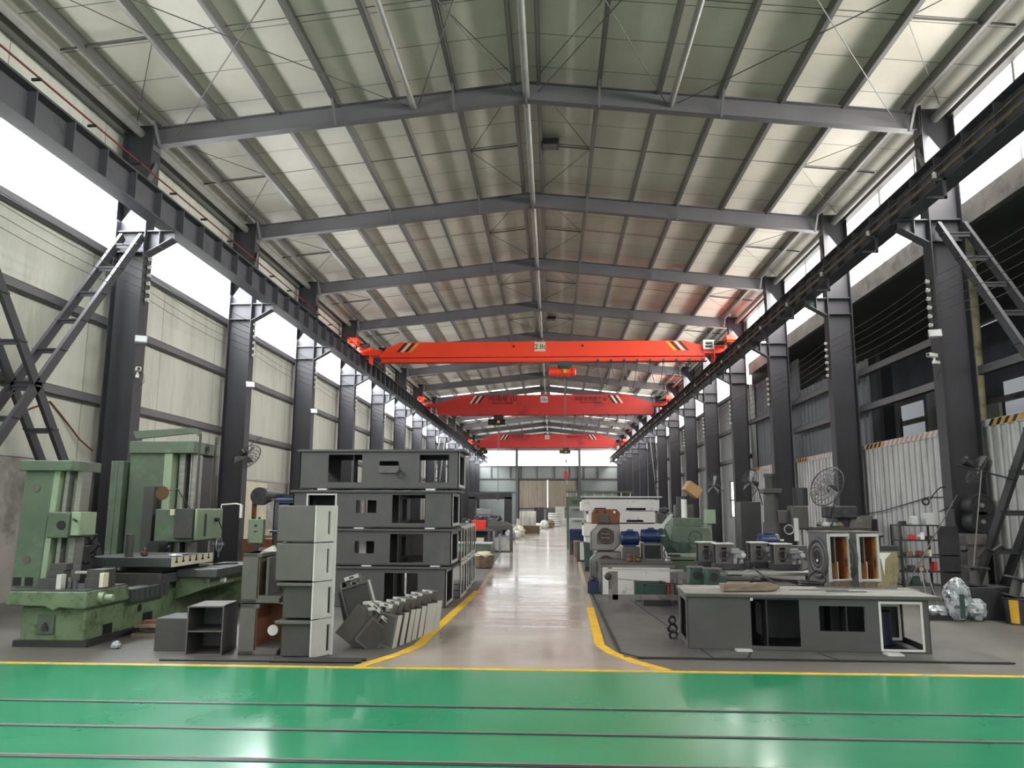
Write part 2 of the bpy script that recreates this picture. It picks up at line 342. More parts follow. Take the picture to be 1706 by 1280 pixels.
# right wall: hoarding, open shed bays, dark sheets, translucent bays
def corrug(x, y0, y1, z0, z1, pitch=.3, d=.045, t=.01, thin=.05):
    pts = []; y = y0
    while y < y1:
        for dy, dx in ((0,0),(thin,-d),(thin+.06,-d),(2*thin+.06,0)):
            if y+dy <= y1: pts.append((y+dy, x+dx))
        y += pitch
    pts.append((y1,x)); g = G(); n = len(pts)
    vs = [(px,py,z) for z in (z0,z1) for py,px in pts]+[(px+t,py,z) for z in (z0,z1) for py,px in pts]
    fs = [(i,i+1,n+i+1,n+i) for i in range(n-1)]+[(2*n+i,3*n+i,3*n+i+1,2*n+i+1) for i in range(n-1)]+[(i,2*n+i,2*n+i+1,i+1) for i in range(n-1)]+[(n+i,n+i+1,3*n+i+1,3*n+i) for i in range(n-1)]
    return g.add(vs, fs)
struct('wall_right_hoarding', corrug(WR,YA,YK(3),0,3.22), 'corrugated_white')
struct('trim_20', G().box(WR-.05,WR+.05,YA,YK(3),3.22,3.36), 'dull_white')
mat('faded_red','#b98a80',.6); mat('hazard_yellow','#c99a2c',.5)
def stripes(k):
    y0, y1 = YK(k), YK(k+1); gb, gy, gr = G(), G(), G(); y = y1-.25; i = 0
    while y > y0+.3:
        q = [(WR-.052,y,3.23),(WR-.052,y-.11,3.23),(WR-.052,y-.23,3.35),(WR-.052,y-.12,3.35)]
        (gb if (i < 8 and i%2 == 0) else gy if i < 8 else gr).prism(q,(-.004,0,0)) if (i < 8 or i%2 == 0) else None
        y -= .13; i += 1
    struct('trim_%d'%(21+3*(k+2)), gb, 'black_paint'); struct('trim_%d'%(22+3*(k+2)), gy, 'hazard_yellow'); struct('trim_%d'%(23+3*(k+2)), gr, 'faded_red')
for k in (-1,0,1,2): stripes(k)
struct('wall_right_sheets', corrug(WR+.25,YK(1),YK(2),3.3,5.75,pitch=.38).merge(corrug(WR+.25,YK(2),YK(3)+.0,3.3,6.9,pitch=.3)), 'corrugated_dark')
struct('wall_right_fascia', G().box(WR,WR+.14,YA,YK(3),7.35,7.84), 'fascia')
struct('wall_right_eave', G().box(WR-.02,WR+.2,YA,YK(3),9.82,10.2), 'pale_grey')
for k in range(-4,3): window(WR+.06,WR+.12,YK(k)+.02,YK(k+1)-.02,7.84,9.82,'daylight_right')
g = G()
for k in range(-4,3):
    for j in (2.0,4.0): g.box(WR+.02,WR+.06,YK(k)+j-.03,YK(k)+j+.03,7.84,9.82)
struct('window_bars_right', g, 'pale_grey')
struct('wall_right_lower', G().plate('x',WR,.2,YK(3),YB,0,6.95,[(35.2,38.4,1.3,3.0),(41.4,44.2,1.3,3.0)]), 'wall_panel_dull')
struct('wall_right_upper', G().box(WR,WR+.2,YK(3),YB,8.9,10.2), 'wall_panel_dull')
for k in range(3,14): window(WR+.06,WR+.12,YK(k)+.02,YK(k+1)-.02,6.95,8.9,'daylight_right')
window(WR+.08,WR+.12,35.2,38.4,1.3,3.0,'daylight_right'); window(WR+.08,WR+.12,41.4,44.2,1.3,3.0,'daylight_right')
g = G()
for y0,y1 in ((35.2,38.4),(41.4,44.2)):
    for j in range(5): yy = y0+(y1-y0)*j/4; g.box(WR+.02,WR+.08,yy-.04,yy+.04,1.3,3.0)
    for z in (1.32,2.1,2.98): g.box(WR+.02,WR+.08,y0,y1,z-.03,z+.03)
struct('window_bars_low', g, 'column_paint')
window(9.5,15,YA+.01,YA+.05,1.5,6.5,'added_fill_shed')  # glowing pane out of view, added to brighten the shed
# adjoining dark shed seen through the open bays
struct('wall_shed', G().box(15.5,15.7,YA,50,0,8.2), 'shed_dark')
struct('wall_shed_north', G().box(WR+.4,15.7,50,50.2,0,8.2), 'shed_dark')
struct('wall_shed_south', G().box(WR+.4,15.7,YA-.2,YA,0,8.2), 'shed_dark')
struct('ceiling_shed', G().prism([(WR+.14,YA,7.36),(15.7,YA,8.3),(15.7,YA,8.45),(WR+.14,YA,7.5)],(0,50.2-YA,0)), 'shed_roof')
for i,(y0,y1,z0,z1) in enumerate(((25.5,27.5,4.3,6.0),(29.0,31.0,3.6,5.2),(33.5,35.5,4.6,6.2),(37.5,40,3.8,5.6),(43,45,4.6,6.2))):
    window(15.42,15.48,y0,y1,z0,z1,'dim_pane')
# end wall
struct('wall_end', G().plate('y',YB,.25,-9.8,8.8,0,11.1,[(-9.3,-4.62,7.15,9.05),(-4.42,3.32,7.15,9.05),(3.52,8.2,7.15,9.05),(-.64,-.55,0,5.35)]), 'end_panel')
window(-9.3,-4.62,YB+.1,YB+.15,7.15,9.05,'daylight_end'); window(-4.42,3.32,YB+.1,YB+.15,7.15,9.05,'daylight_end'); window(3.52,8.2,YB+.1,YB+.15,7.15,9.05,'daylight_end')
window(-.64,-.55,YB+.1,YB+.15,0,5.35,'daylight_end')
for i,(x0,x1) in enumerate(((-4.15,-.66),(-.53,3.0))):
    d = struct(f'door_{i+1}', corrug(0,x0,x1,1.85,5.3,pitch=.35,d=.05).xf(Matrix(((0,1,0,0),(1,0,0,YB-.12),(0,0,1,0),(0,0,0,1)))), 'door_sheet')
    struct('door_panel', corrug(0,x0,x1,.03,1.78,pitch=.5,d=.04).xf(Matrix(((0,1,0,0),(1,0,0,YB-.10),(0,0,1,0),(0,0,0,1)))), 'wall_panel_dull', d)
    struct('door_frame', G().box(x0,x1,YB-.16,YB-.08,1.76,1.88).box(x0,x1,YB-.16,YB-.08,5.3,5.4), 'dark_steel', d)
g = G().box(-4.6,-4.3,YB-.5,YB,0,10.8).box(3.25,3.55,YB-.5,YB,0,10.3)
g.box(-9.4,8.4,YB-.14,YB,7.02,7.12).box(-9.4,8.4,YB-.14,YB,5.42,5.58).box(-9.4,-4.6,YB-.14,YB,3.8,3.92).box(3.5,8.4,YB-.14,YB,3.8,3.92)
for x in (-7.7,-5.3,-3.9,-1.9,.3,2.2,4.0,5.7): g.box(x-.07,x+.07,YB-.14,YB,5.6,7.1)
struct('trim_40', g, 'rafter_paint')
# wall behind the camera, with glowing panes added for fill light
struct('wall_front', G().plate('y',YA-.25,.25,-9.8,8.8,0,11.1,[(-7.5,6.5,.9,5.6),(-9.0,8.1,6.6,8.9)]), 'wall_panel')
window(-7.5,6.5,YA-.15,YA-.1,.9,5.6,'added_fill_front'); window(-9.0,8.1,YA-.15,YA-.1,6.6,8.9,'added_fill_front')  # unseen emitters added as fill on surfaces facing the camera
# roof
for s,x1 in (('left',-9.7),('right',8.75)):
    g = G().prism([(XM,YA-.3,10.9),(x1,YA-.3,zr(x1)),(x1,YA-.3,zr(x1)+.12),(XM,YA-.3,11.02)],(0,YB+.6-YA,0)); struct(f'ceiling_{s}', g, 'roof_panel', bevel=0)
for k in (7,8,9):
    for s in (-1,1):
        g = G()
        for i in range(6):
            xa, xb = XM+s*(.4+i*1.28), XM+s*(.4+i*1.28+1.05)
            g.prism([(xa,YK(k)+.7,zr(xa)-.004),(xb,YK(k)+.7,zr(xb)-.004),(xb,YK(k)+.7,zr(xb)-.03),(xa,YK(k)+.7,zr(xa)-.03)],(0,4.6,0))
        win[0] += 1; struct(f'window_{win[0]}', g, 'daylight_roof')
# ================================================================ FRAME OF THE HALL
SIDE = {-1:'left',1:'right'}
def column(k, s):
    xf = XL if s < 0 else XR; o = -s        # o: direction to the hall
    y = YK(k); t = thing('steel_column', f'{ordn(k) if k>=0 else "nearest"} dark grey steel column on the {SIDE[s]} side, counted from the camera', 'column', (xf,y,0), 0, f'steel columns along the {SIDE[s]} wall')
    put('web', G().box(-o*.02,-o*.64,-.01,.01,0,9.9).box(-o*.02,-o*.64,-.13,.13,7.43,7.46).box(-o*.02,-o*.64,-.13,.13,6.98,7.01), 'column_paint', t)
    put('flange', G().box(0,-o*.022,-.18,.18,0,9.9), 'column_paint', t); put('flange', G().box(-o*.64,-o*.66,-.18,.18,0,9.9), 'column_paint', t)
    z0, z1 = 6.95, 7.45
    c = G().prism([(0,-.008,z0),(o*.56,-.008,z1-.17),(o*.56,-.008,z1),(0,-.008,z1)],(0,.016,0)).box(0,o*.58,-.14,.14,z1-.02,z1)
    c.prism([(0,-.14,z0),(o*.56,-.14,z1-.18),(o*.56,-.14,z1-.16),(0,-.14,z0+.02)],(0,.28,0)).box(o*.27,o*.285,-.13,.13,z0+.14,z1)
    put('corbel', c, 'beam_paint', t)
    return t
for s in (-1,1):
    for k in range(0,14): column(k, s)
def rafter(k):
    y = YK(k); t = thing('roof_rafter', f'{ordn(k)} tapered grey roof rafter spanning the hall, counted from the camera', 'rafter', (0,y,0), 0, 'roof rafters')
    for s, xe in ((-1,XL),(1,XR)):
        h = .42; a = Vector((XM,0,10.28+h/2)); b = Vector((xe-.03*s,0,10.28+h/2-.109*abs(xe-XM)))
        g = I3(G(), a, b, h, .2); g.box(xe-.02,xe+.02,-.15,.15,b.z-.34,b.z+.3)
        put('rafter_half', g, 'rafter_paint', t)
    put('ridge_plate', G().box(XM-.02,XM+.02,-.13,.13,10.2,10.78), 'rafter_paint', t)
    if k < 8:
        for s in (-1,1):
            for i in (1,3,6):
                x = XM+s*(.27+1.28*i); zt = zr(x)-.1; put('fly_brace', G().beam((x,-.5,zt),(x,-.06,zt-.55),.05,.05), 'rafter_paint', t)
    return t
for k in range(0,14): rafter(k)
# purlins: one continuous line each
for s in (-1,1):
    for i in range(7):
        x = XM+s*(.27+1.28*i); z = zr(x)
        g = G().box(x-.045,x+.045,YA,YB,z-.23,z-.222).box(x-.035,x+.035,YA,YB,z-.008,z-.001).box(x-s*.035,x-s*.028,YA,YB,z-.23,z-.001).box(x+s*.03,x+s*.035,YA,YB,z-.23,z-.2)
        tag(put('roof_purlin', g, 'purlin_steel'), f'{ordn(i)} roof purlin on the {SIDE[s]} of the ridge, running the length of the hall', 'purlin', 'roof purlins')
tag(put('ridge_pipe', G().cyl((XM,YA,10.42),(XM,YB,10.42),.075,12), 'pipe_paint'), 'round steel strut running along the roof ridge', 'pipe')
for s, x, z in ((-1,-8.95,9.72),(1,7.98,9.68)):
    tag(put('eave_pipe', G().cyl((x,YA,z),(x,YB,z),.09,12), 'pipe_paint'), f'round steel strut running along the {SIDE[s]} eave under the roof', 'pipe')
    e = thing('eave_purlin', f'doubled steel eave purlin above the {SIDE[s]} wall', 'purlin')
    xx = WL+.12 if s < 0 else WR-.12
    put('channel', G().box(xx-.08,xx+.08,YA,YB,9.68,9.88), 'purlin_steel', e)
for s, x in ((-1,-2.95),(1,2.55)):
    tag(put('strut_pipe', G().cyl((x,YK(-1),zr(x)-.45),(x,YK(0),zr(x)-.45),.06,12), 'pipe_paint'), f'short round steel strut ending at the first rafter, {SIDE[s]} of the ridge', 'pipe')
    pr = [(-.25*s*-1, 0)]
    for a, b, nm in ((XM+s*.25, x-s*.12, 'inner'),(x+s*.12, (XL+.5 if s<0 else XR-.5),'outer')):
        t = thing('cross_bracing', f'crossed thin steel rods in the nearest roof bay, {nm} pair {SIDE[s]} of the ridge', 'bracing', group='roof cross bracing')
        for p, q in ((a,b),(b,a)):
            put('brace_rod', G().cyl((p,YK(0)-.1,zr(p)-.45),(q,YK(-1),zr(q)-.45),.011,6), 'rod_steel', t)
for k in range(-1,9):
    for s in (-1,1):
        t = thing('sag_rods', f'thin sag rods between the purlins, {SIDE[s]} slope, {ordn(k+1)} roof bay from the camera', 'rods', group='roof sag rods')
        ym = YK(k)+3; xe = XM+s*(.27+1.28*6)
        put('cross_rod', G().cyl((XM+s*.27,ym,zr(XM)-.1),(xe,ym,zr(xe)-.1),.009,5), 'rod_steel', t)
        x0, x1 = XM+s*.3, XM+s*1.5; x2, x3 = XM+s*(.3+1.28*6+.5), XM+s*(.27+1.28*5+1.2)
        put('strut', G().cyl((x0,ym,zr(x0)-.14),(x1,ym,zr(x1)-.14),.02,6), 'rod_steel', t)
        xo = -8.9 if s < 0 else 7.95; xi = XM+s*(.27+1.28*5)
        put('strut', G().cyl((xi,ym,zr(xi)-.14),(xo,ym,zr(xo)-.14),.022,6), 'rod_steel', t)
        for a, b in (((x1,ym),(x0,YK(k)+.3)),((x1,ym),(x0,YK(k+1)-.3)),((xi,ym),(xo,YK(k)+.3)),((xi,ym),(xo,YK(k+1)-.3))):
            put('diagonal_rod', G().cyl((a[0],a[1],zr(a[0])-.15),(b[0],b[1],zr(b[0])-.12),.009,5), 'rod_steel', t)
# crane runway beams, one each side
for s, xc in ((-1,-8.17),(1,7.2)):
    t = thing('crane_runway_beam', f'long grey crane runway beam on the {SIDE[s]} side with stiffener plates', 'beam', (xc,0,0))
    put('beam_body', I3(G(), (0,YA,7.77), (0,YB,7.77), .6, .34, .02, .012), 'beam_paint', t)
    put('rail', G().box(-.035,.035,YA,YB,8.07,8.085).box(-.01,.01,YA,YB,8.085,8.17).box(-.03,.03,YA,YB,8.17,8.2), 'dark_steel', t)
    sg = G().box(.006,.16,-.012,.012,7.49,8.05).box(-.16,-.006,-.012,.012,7.49,8.05)
    y = 5.1; n = 0; first = None
    while n < 90 and y < YB-.5:
        if first is None: first = put('stiffener', sg, 'beam_paint', t, loc=(0,y,0))
        else:
            c = first.copy(); sc.collection.objects.link(c); c.parent = t; c.location = (0,y,0)
        y += 1.0; n += 1
    o = -s
    if s < 0:
        cb = thing('conductor_bar', 'thin dark red conductor bar clipped above the left crane beam', 'conductor')
        put('bar', G().box(xc+.2,xc+.218,YA,YB,8.22,8.25), 'dark_red', cb)
        g = G(); 
        for i in range(30): g.box(xc+.1,xc+.26,8+i*1.5,8.03+i*1.5,8.18,8.22)
        put('clip', g, 'dark_steel', cb)
    else:
        cb = thing('conductor_bar', 'reddish conductor bars on brackets along the inner face of the right crane beam', 'conductor')
        put('bar', G().box(xc-.30,xc-.27,YA,YB,7.52,7.56), 'clutter_brown', cb); put('bar', G().box(xc-.24,xc-.21,YA,YB,7.60,7.64), 'rod_steel', cb); put('bar', G().box(xc-.19,xc-.17,YA,YB,7.78,7.81), 'clutter_brown', cb)
        for i in range(22):
            yy = 10.7+i*3; g = G().box(xc-.42,xc-.17,yy,yy+.04,7.44,7.48).box(xc-.22,xc-.17,yy,yy+.04,7.1,7.48).box(xc-.5,xc-.17,yy,yy+.04,7.1,7.14)
            b = put('bracket', g, 'beam_paint', cb); put('insulator', G().lathe([(.03,7.48),(.045,7.5),(.03,7.53),(.045,7.56),(.02,7.6)],(xc-.36,yy+.02,0),n=8), 'white_paint', b)
# knee struts from the column heads to the runway beams (nearest column)
for s in (-1,1):
    for k in range(0,3):
        x0 = (XL+.03) if s < 0 else (XR-.03); x1 = -8.3 if s < 0 else 7.33
        tag(put('surge_strut', G().prism([(x0,YK(k)-.05,9.02),(x1,YK(k)-.05-.9,8.07),(x1,YK(k)-.05-.9,7.98),(x0,YK(k)-.05,8.86)],(0,.1,0)), 'rafter_paint'), f'short sloping grey strut between column head and crane beam at {ordn(k)} {SIDE[s]} column', 'strut', 'surge struts')
# wall girts
for s, xa, xb, zs, y0 in ((-1,WL,WL+.15,(6.9,5.45,3.8),YA),(1,WR-.1,WR,(6.88,5.3,3.9),YK(3))):
    for i,z in enumerate(zs):
        g = G().box(xa,xb,y0,YB,z-.09,z-.08).box(xa,xb,y0,YB,z+.07,z+.08).box(xb-.008 if s<0 else xa,xb if s<0 else xa+.008,y0,YB,z-.09,z+.08)
        tag(put('wall_girt', g, 'rafter_paint'), f'{["upper","middle","lower"][i]} horizontal steel wall rail running along the {SIDE[s]} wall', 'rail', 'wall rails')
for k in range(-1,3):
    for i,z in enumerate((5.28,4.32)):
        if k == -1 and i == 1: pass
        if k == 2 and i == 1: continue
        g = G().box(WR-.12,WR+.02,YK(k)+.18,YK(k+1)-.18,z-.09,z-.08).box(WR-.12,WR+.02,YK(k)+.18,YK(k+1)-.18,z+.08,z+.09).box(WR-.12,WR-.11,YK(k)+.18,YK(k+1)-.18,z-.09,z+.09)
        if k == -1 and i == 0: continue
        tag(put('wall_rail', g, 'rafter_paint'), f'{["upper","lower"][i]} grey rail above the striped hoarding in the {ordn(k+1)} open bay from the camera', 'rail', 'rails across the open bays')
# ladder-like cross bracing in the nearest bay of each side
for s, x0, x1 in ((-1,-8.66,-9.08),(1,8.28,7.78)):
    xc = (x0+x1)/2
    for nm, (ya,za),(yb,zb) in (('rising away from the camera',(9.8,0.0),(15.62,7.3)),('falling away from the camera',(9.8,7.4),(15.55,.0))):
        t = thing('laced_brace', f'ladder-like dark steel brace {nm} beside the nearest {SIDE[s]} column', 'brace', group=f'laced bracing on the {SIDE[s]} wall')
        d = Vector((0,yb-ya,zb-za)).normalized(); L_ = math.hypot(yb-ya,zb-za)
        dx = .0 if 'rising' in nm else .0
        for xx in (x0,x1): put('channel', G().beam((xx,ya,za),(xx,yb,zb),.07,.17,(0,-d.z,d.y)), 'column_paint', t)
        n = 11
        for i in range(n):
            f = (i+.6)/n*L_; p = Vector((0,ya,za))+d*f
            put('batten', G().box(min(x0,x1)-.06,max(x0,x1)+.06,p.y-.09,p.y+.09,p.z-.014,p.z+.014).box(min(x0,x1),max(x0,x1),p.y-.07,p.y-.055,p.z-.08,p.z), 'column_paint', t)
# lacing further down the hall
for s, x0, x1 in ((-1,-8.66,-9.08),(1,8.2,7.8)):
    t = thing('laced_brace', f'distant ladder-like dark brace between far {SIDE[s]} columns', 'brace', group='distant laced braces')
    for (ya,za),(yb,zb) in (((58.1,0.0),(63.5,7.3)),((58.1,7.3),(63.5,0.0))):
        d = Vector((0,yb-ya,zb-za)).normalized(); g = G()
        for xx in (x0,x1): g.beam((xx,ya,za),(xx,yb,zb),.06,.13,(0,-d.z,d.y))
        for i in range(10):
            p = Vector((0,ya,za))+d*(i+.6)*.9; g.box(min(x0,x1),max(x0,x1),p.y-.05,p.y+.05,p.z-.02,p.z+.02)
        put('lacing', g, 'column_paint', t)
for i,(x,y,z) in enumerate(((-.02,18.6,10.72),(-.02,36.8,10.72))):  # dark vent boxes by the ridge, not light fittings
    t = thing('roof_vent', ['nearer','farther'][i]+' dark rectangular vent box fixed beside the roof ridge', 'lamp', (x,y,z), 0, 'roof vents'); put('vent_housing', G().box(-.22,.22,-.2,.2,-.14,.0), 'black_paint', t, bevel=.01); put('vent_grille', G().box(-.18,.18,-.16,.16,-.15,-.14), 'casting_grey', t)
# insulators and bare wires
def rack(k, s):
    z0 = 6.86 if s < 0 else 6.18; xf = XL+.002 if s < 0 else XR-.002; o = -s
    t = thing('insulator_rack', f'row of six small insulators on the {ordn(k)} {SIDE[s]} column', 'insulators', (xf,YK(k),0), group='insulator racks')
    put('backing_strip', G().box(0,o*.012,-.03,.05,z0-1.0,z0+.08), 'dark_steel', t)
    for i in range(6):
        z = z0-.18*i; put('insulator', G().lathe([(.02,0),(.042,.01),(.042,.03),(.025,.04),(.042,.05),(.042,.07),(.015,.085)] if o > 0 else [(.015,-.085),(.042,-.07),(.042,-.05),(.025,-.04),(.042,-.03),(.042,-.01),(.02,0)],(o*.012,0,z),'x',10), 'white_paint' , t)
for s in (-1,1):
    for k in range(0,6): rack(k, s)
    for i in range(6):
        z0 = (6.86 if s < 0 else 6.18)-.18*i; x = XL+.1 if s < 0 else XR-.1; pts = []
        for k in range(-3,10):
            for j in range(6):
                u = j/6; pts.append((x, YK(k)+6*u, z0-.10*4*u*(1-u)))
        tag(put('power_wire', G().tube(pts,.006,4), 'rod_steel'), f'{ordn(i)} bare wire from the top of the {SIDE[s]} insulator racks, sagging from column to column', 'wire', f'bare wires along the {SIDE[s]} columns')
# ================================================================ BRIDGE CRANES
def text(name, body, size, m, parent, loc, rot=(PI/2,0,0), ext=.004, sx=1, ax='CENTER'):
    cu = bpy.data.curves.new(name, 'FONT'); cu.body = body; cu.size = size; cu.extrude = ext; cu.align_x = ax; cu.align_y = 'CENTER'
    tmp = bpy.data.objects.new(name+'_tmp', cu); sc.collection.objects.link(tmp)
    me = bpy.data.meshes.new_from_object(tmp.evaluated_get(bpy.context.evaluated_depsgraph_get())); bpy.data.objects.remove(tmp)
    me.name = name; me.materials.clear(); me.materials.append(MATS[m] if isinstance(m,str) else m)
    o = bpy.data.objects.new(name, me); sc.collection.objects.link(o); o.location = loc; o.rotation_euler = rot; o.scale = (sx,1,1); o.parent = parent
    return o
def crane(y, z0, z1, m, label, style, plate, sgn):
    t = thing('bridge_crane', label, 'crane', (0,y,0)); a, b = -7.35, 6.4
    mid = z0+.22
    g = G()
    if style == 1:
        g.prism([(a,-.25,mid),(a+.3,-.25,z1-.25),(a+.9,-.25,z1),(b-.9,-.25,z1),(b-.1,-.25,z1-.2),(b,-.25,mid)],(0,.5,0))
        g.box(a+.1,b,-.05,.05,z0,mid).box(a,b+.1,-.14,.14,z0,z0+.03).box(a,b,-.30,.30,mid-.02,mid+.01)
    else:
        g.prism([(a,-.25,z0+.05),(a+.02,-.25,z1-.55),(a+1.7,-.25,z1),(b-1.7,-.25,z1),(b-.02,-.25,z1-.55),(b,-.25,z0+.05),(b-.2,-.25,z0),(a+.2,-.25,z0)],(0,.5,0))
        g.box(a+.8,b-.8,-.14,.14,z0-.05,z0)
    gd = put('girder', g, m, t)
    if style == 1: put('lower_flange_web', G().box(a+.1,b,-.2,-.16,z0+.02,mid-.04), m, t)
    for x in (-8.17, 7.2):
        e = put('end_carriage', G().box(x-.16,x+.16,-1.5,1.5,8.32,8.62).box(x-.2,x+.2,-1.62,-1.5,8.38,8.56).box(x-.2,x+.2,1.5,1.62,8.38,8.56), 'crane_orange', t, bevel=.01)
        for yy in (-1.1,1.1): put('wheel', G().cyl((x-.05,yy,8.325),(x+.05,yy,8.325),.12,16), 'dark_steel', e)
        xa, xb = (x, a+.1) if x < 0 else (b-.1, x); put('saddle', G().box(min(xa,xb),max(xa,xb),-.28,.28,8.1,8.34) , m, t)
        ms = 1 if x < 0 else -1
        dr = put('travel_motor', G().cyl((x+ms*.2,-.9,8.40),(x+ms*.55,-.9,8.40),.085,14).box(x+ms*.15,x+ms*.22,-.97,-.83,8.32,8.48), 'green_motor', t)
        put('platform_plate', G().box(x+ms*.4,x+ms*.44,-.3,.3,7.75,8.5), m, t)
    zs, zt = (z1-.42, z1-.03) if style == 1 else (z1-.55, z1-.05)
    for sx, x0 in ((1,a+(.75 if style==1 else 2.1)),(-1,b-(.65 if style==1 else 1.9))):
        for i in range(4):
            xx = x0+sx*i*.17; lean = sx*.34
            mm = ('black_paint','cream_paint','black_paint','yellow_paint') if style == 1 else ('cream_paint','black_paint','cream_paint','black_paint')
            put('warning_stripe', G().prism([(xx,-.252,zs),(xx+sx*.13,-.252,zs),(xx+sx*.13+lean,-.252,zt),(xx+lean,-.252,zt)],(0,-.006,0)), mm[i], t)
    p = put('load_plate', G().box(-.72,-.26,-.262,-.252,(zs+zt)/2-.2,(zs+zt)/2+.2), 'dull_white' if style==2 else 'cream_paint', t)
    text('load_marking', plate, .3, 'black_paint', p, (-.49,-.264,(zs+zt)/2-.01))
    if style == 2:
        text('lettering', '河南矿山', .42, 'black_paint', t, (-2.75-.4,-.262,(zs+zt)/2+.06), sx=1.15); text('lettering', 'HENAN MINE', .17, 'black_paint', t, (-2.75-.4,-.262,(zs+zt)/2-.24), sx=1.3)
        text('lettering', '河南省著名产品', .30, 'black_paint', t, (2.45,-.262,(zs+zt)/2+.02)); text('lettering', 'HENAN FAMOUS PRODUCT', .11, 'black_paint', t, (2.45,-.262,(zs+zt)/2-.2))
    else:
        for x in (-1.6,1.3): put('bolt_eye', G().cyl((x,-.25,z1-.2),(x,-.28,z1-.2),.05,8), 'black_paint', t)
        bx = put('electrical_box', G().plate('y',-.42,.1,b-.1,b+.36,z1-.42,z1-.02,[(b-.03,b+.29,z1-.35,z1-.09)]).box(b-.1,b+.36,-.34,-.3,z1-.42,z1-.02), 'white_paint', t)
        put('box_contents', G().box(b,b+.26,-.36,-.341,z1-.32,z1-.24).box(b+.02,b+.24,-.36,-.341,z1-.2,z1-.12), 'black_paint', bx)
    return t
def hoist(y, x, zt, body, label, orange, drop, hooklab, length=1.15):
    t = thing('electric_hoist', label, 'hoist', (x,y,zt))
    put('trolley', G().box(-.22,.22,-.2,.2,-.3,-.02).box(-.3,.3,-.26,-.2,-.22,0).box(-.3,.3,.2,.26,-.22,0), 'green_motor' if orange else 'black_paint', t, bevel=.01)
    d = put('drum', G().lathe([(.13,-.62),(.17,-.6),(.17,-.3),(.14,-.28),(.19,-.26),(.19,.3),(.15,.32),(.17,.34),(.17,.5),(.12,.53)],(-.06,0,-.42),'x',20), body, t)
    for xx in (-.3,-.1,.15,.4): put('band', G().lathe([(.19,xx),(.2,xx+.005),(.2,xx+.035),(.19,xx+.04)],(-.06,0,-.42),'x',20), body, d)
    put('limit_box', G().box(-.07,.08,-.28,-.2,-.5,-.34), 'yellow_paint', t)
    for dx in (-.025,.025): put('rope', G().cyl((dx,-.05,-.55),(dx,-.05,-drop),.008 if orange else .012,5), 'rod_steel', t)
    hk = put('hook_block', G().box(-.07,.07,-.12,.02,-drop-.32,-drop), 'junk_dark' if not orange else 'crane_red', t, bevel=.02)
    put('hook', G().torus((0,-.05,-drop-.45),.09,.028,'y',16,6,math.radians(-200),math.radians(80)), 'galvanised', hk)
    return t
crane(33, 7.80, 8.66, 'crane_orange', 'nearest overhead bridge crane, bright orange-red girder with yellow and black stripes', 1, '2.8t', 1)
crane(50, 7.60, 8.86, 'crane_red', 'middle overhead bridge crane, deep red girder with black lettering and a 16t plate', 2, '16t', 1)
crane(80, 7.85, 9.20, 'crane_red', 'farthest overhead bridge crane, pale red girder before the end windows', 2, '16t', 1)
hoist(33, .55, 7.80, 'crane_orange', 'orange wire rope hoist with green trolley under the nearest crane', True, 4.6, '')
hoist(50, -3.4, 7.56, 'black_paint', 'black wire rope hoist hanging left under the middle crane', False, 5.0, '')
hoist(80, 1.4, 7.85, 'green_motor', 'dark green hoist under the farthest crane, right of the centre', False, 1.2, '')
hoist(80, -7.0, 7.85, 'black_paint', 'dark hoist at the left end of the farthest crane', False, .8, '')
def festoon(y, x0, x1, z, n, drops, label):
    t = thing('festoon_cable', label, 'cable', (0,y,0)); 
    for i in range(n):
        a = x0+(x1-x0)*i/n; b = x0+(x1-x0)*(i+1)/n; dz = drops[i%len(drops)]
        put('cable_loop', G().tube([(a+(b-a)*u/10,-.2,z-dz*4*(u/10)*(1-u/10)) for u in range(11)],.014,5), 'black_paint', t)
        put('cable_trolley', G().box(b-.05,b+.05,-.24,-.16,z-.02,z+.08), 'dark_steel', t)
festoon(33, 1.4, 6.3, 7.80, 9, (.3,1.1,.9,1.2,1.0,1.15,.7,.5,.9), 'black festoon cable looped under the right half of the nearest crane')
festoon(50, .9, 5.2, 7.5, 8, (.5,.9,1.0,.7), 'black festoon cable looped under the right half of the middle crane')
# ================================================================ LEFT SIDE
# horizontal boring machine
bm = thing('boring_machine', 'large worn green horizontal boring machine with T-slot table, by the left columns', 'machine', (0,0,0))
g = G().box(-6.28,-5.50,9.36,14.3,.06,.46)
bed = put('bed', g, 'machine_green_worn', bm, bevel=.02)
put('bed_foot', G().box(-6.33,-5.44,9.32,14.35,0,.07), 'dark_steel', bed)
put('access_panel', G().box(-6.06,-5.86,9.335,9.36,.14,.36), 'machine_green', bed, 'green access panel on the front end', bevel=.008)
put('panel_latch', G().prism([(-6.0,9.33,.19),(-5.92,9.33,.19),(-5.93,9.33,.24),(-5.96,9.33,.28),(-5.99,9.33,.24)],(0,-.02,0)), 'junk_dark', bed)
put('oil_hole', G().cyl((-5.5,10.6,.3),(-5.492,10.6,.3),.05,14), 'black_paint', bed)
put('notch', G().box(-5.5,-5.492,9.75,9.95,.08,.2), 'black_paint', bed); put('notch', G().box(-5.5,-5.492,10.7,10.95,.08,.22), 'black_paint', bed)
cap = G().prism([(-6.42,9.22,.49),(-6.36,9.22,.64),(-5.44,9.22,.64),(-5.42,9.22,.46),(-5.46,9.22,.44),(-5.74,9.22,.46),(-5.82,9.22,.42),(-5.92,9.22,.47),(-6.38,9.22,.48)],(0,.95,0))
put('end_block', cap, 'machine_green_worn', bm, bevel=.012)
put('end_block_top', G().box(-6.36,-5.46,9.24,10.15,.64,.655), 'table_steel', bm)
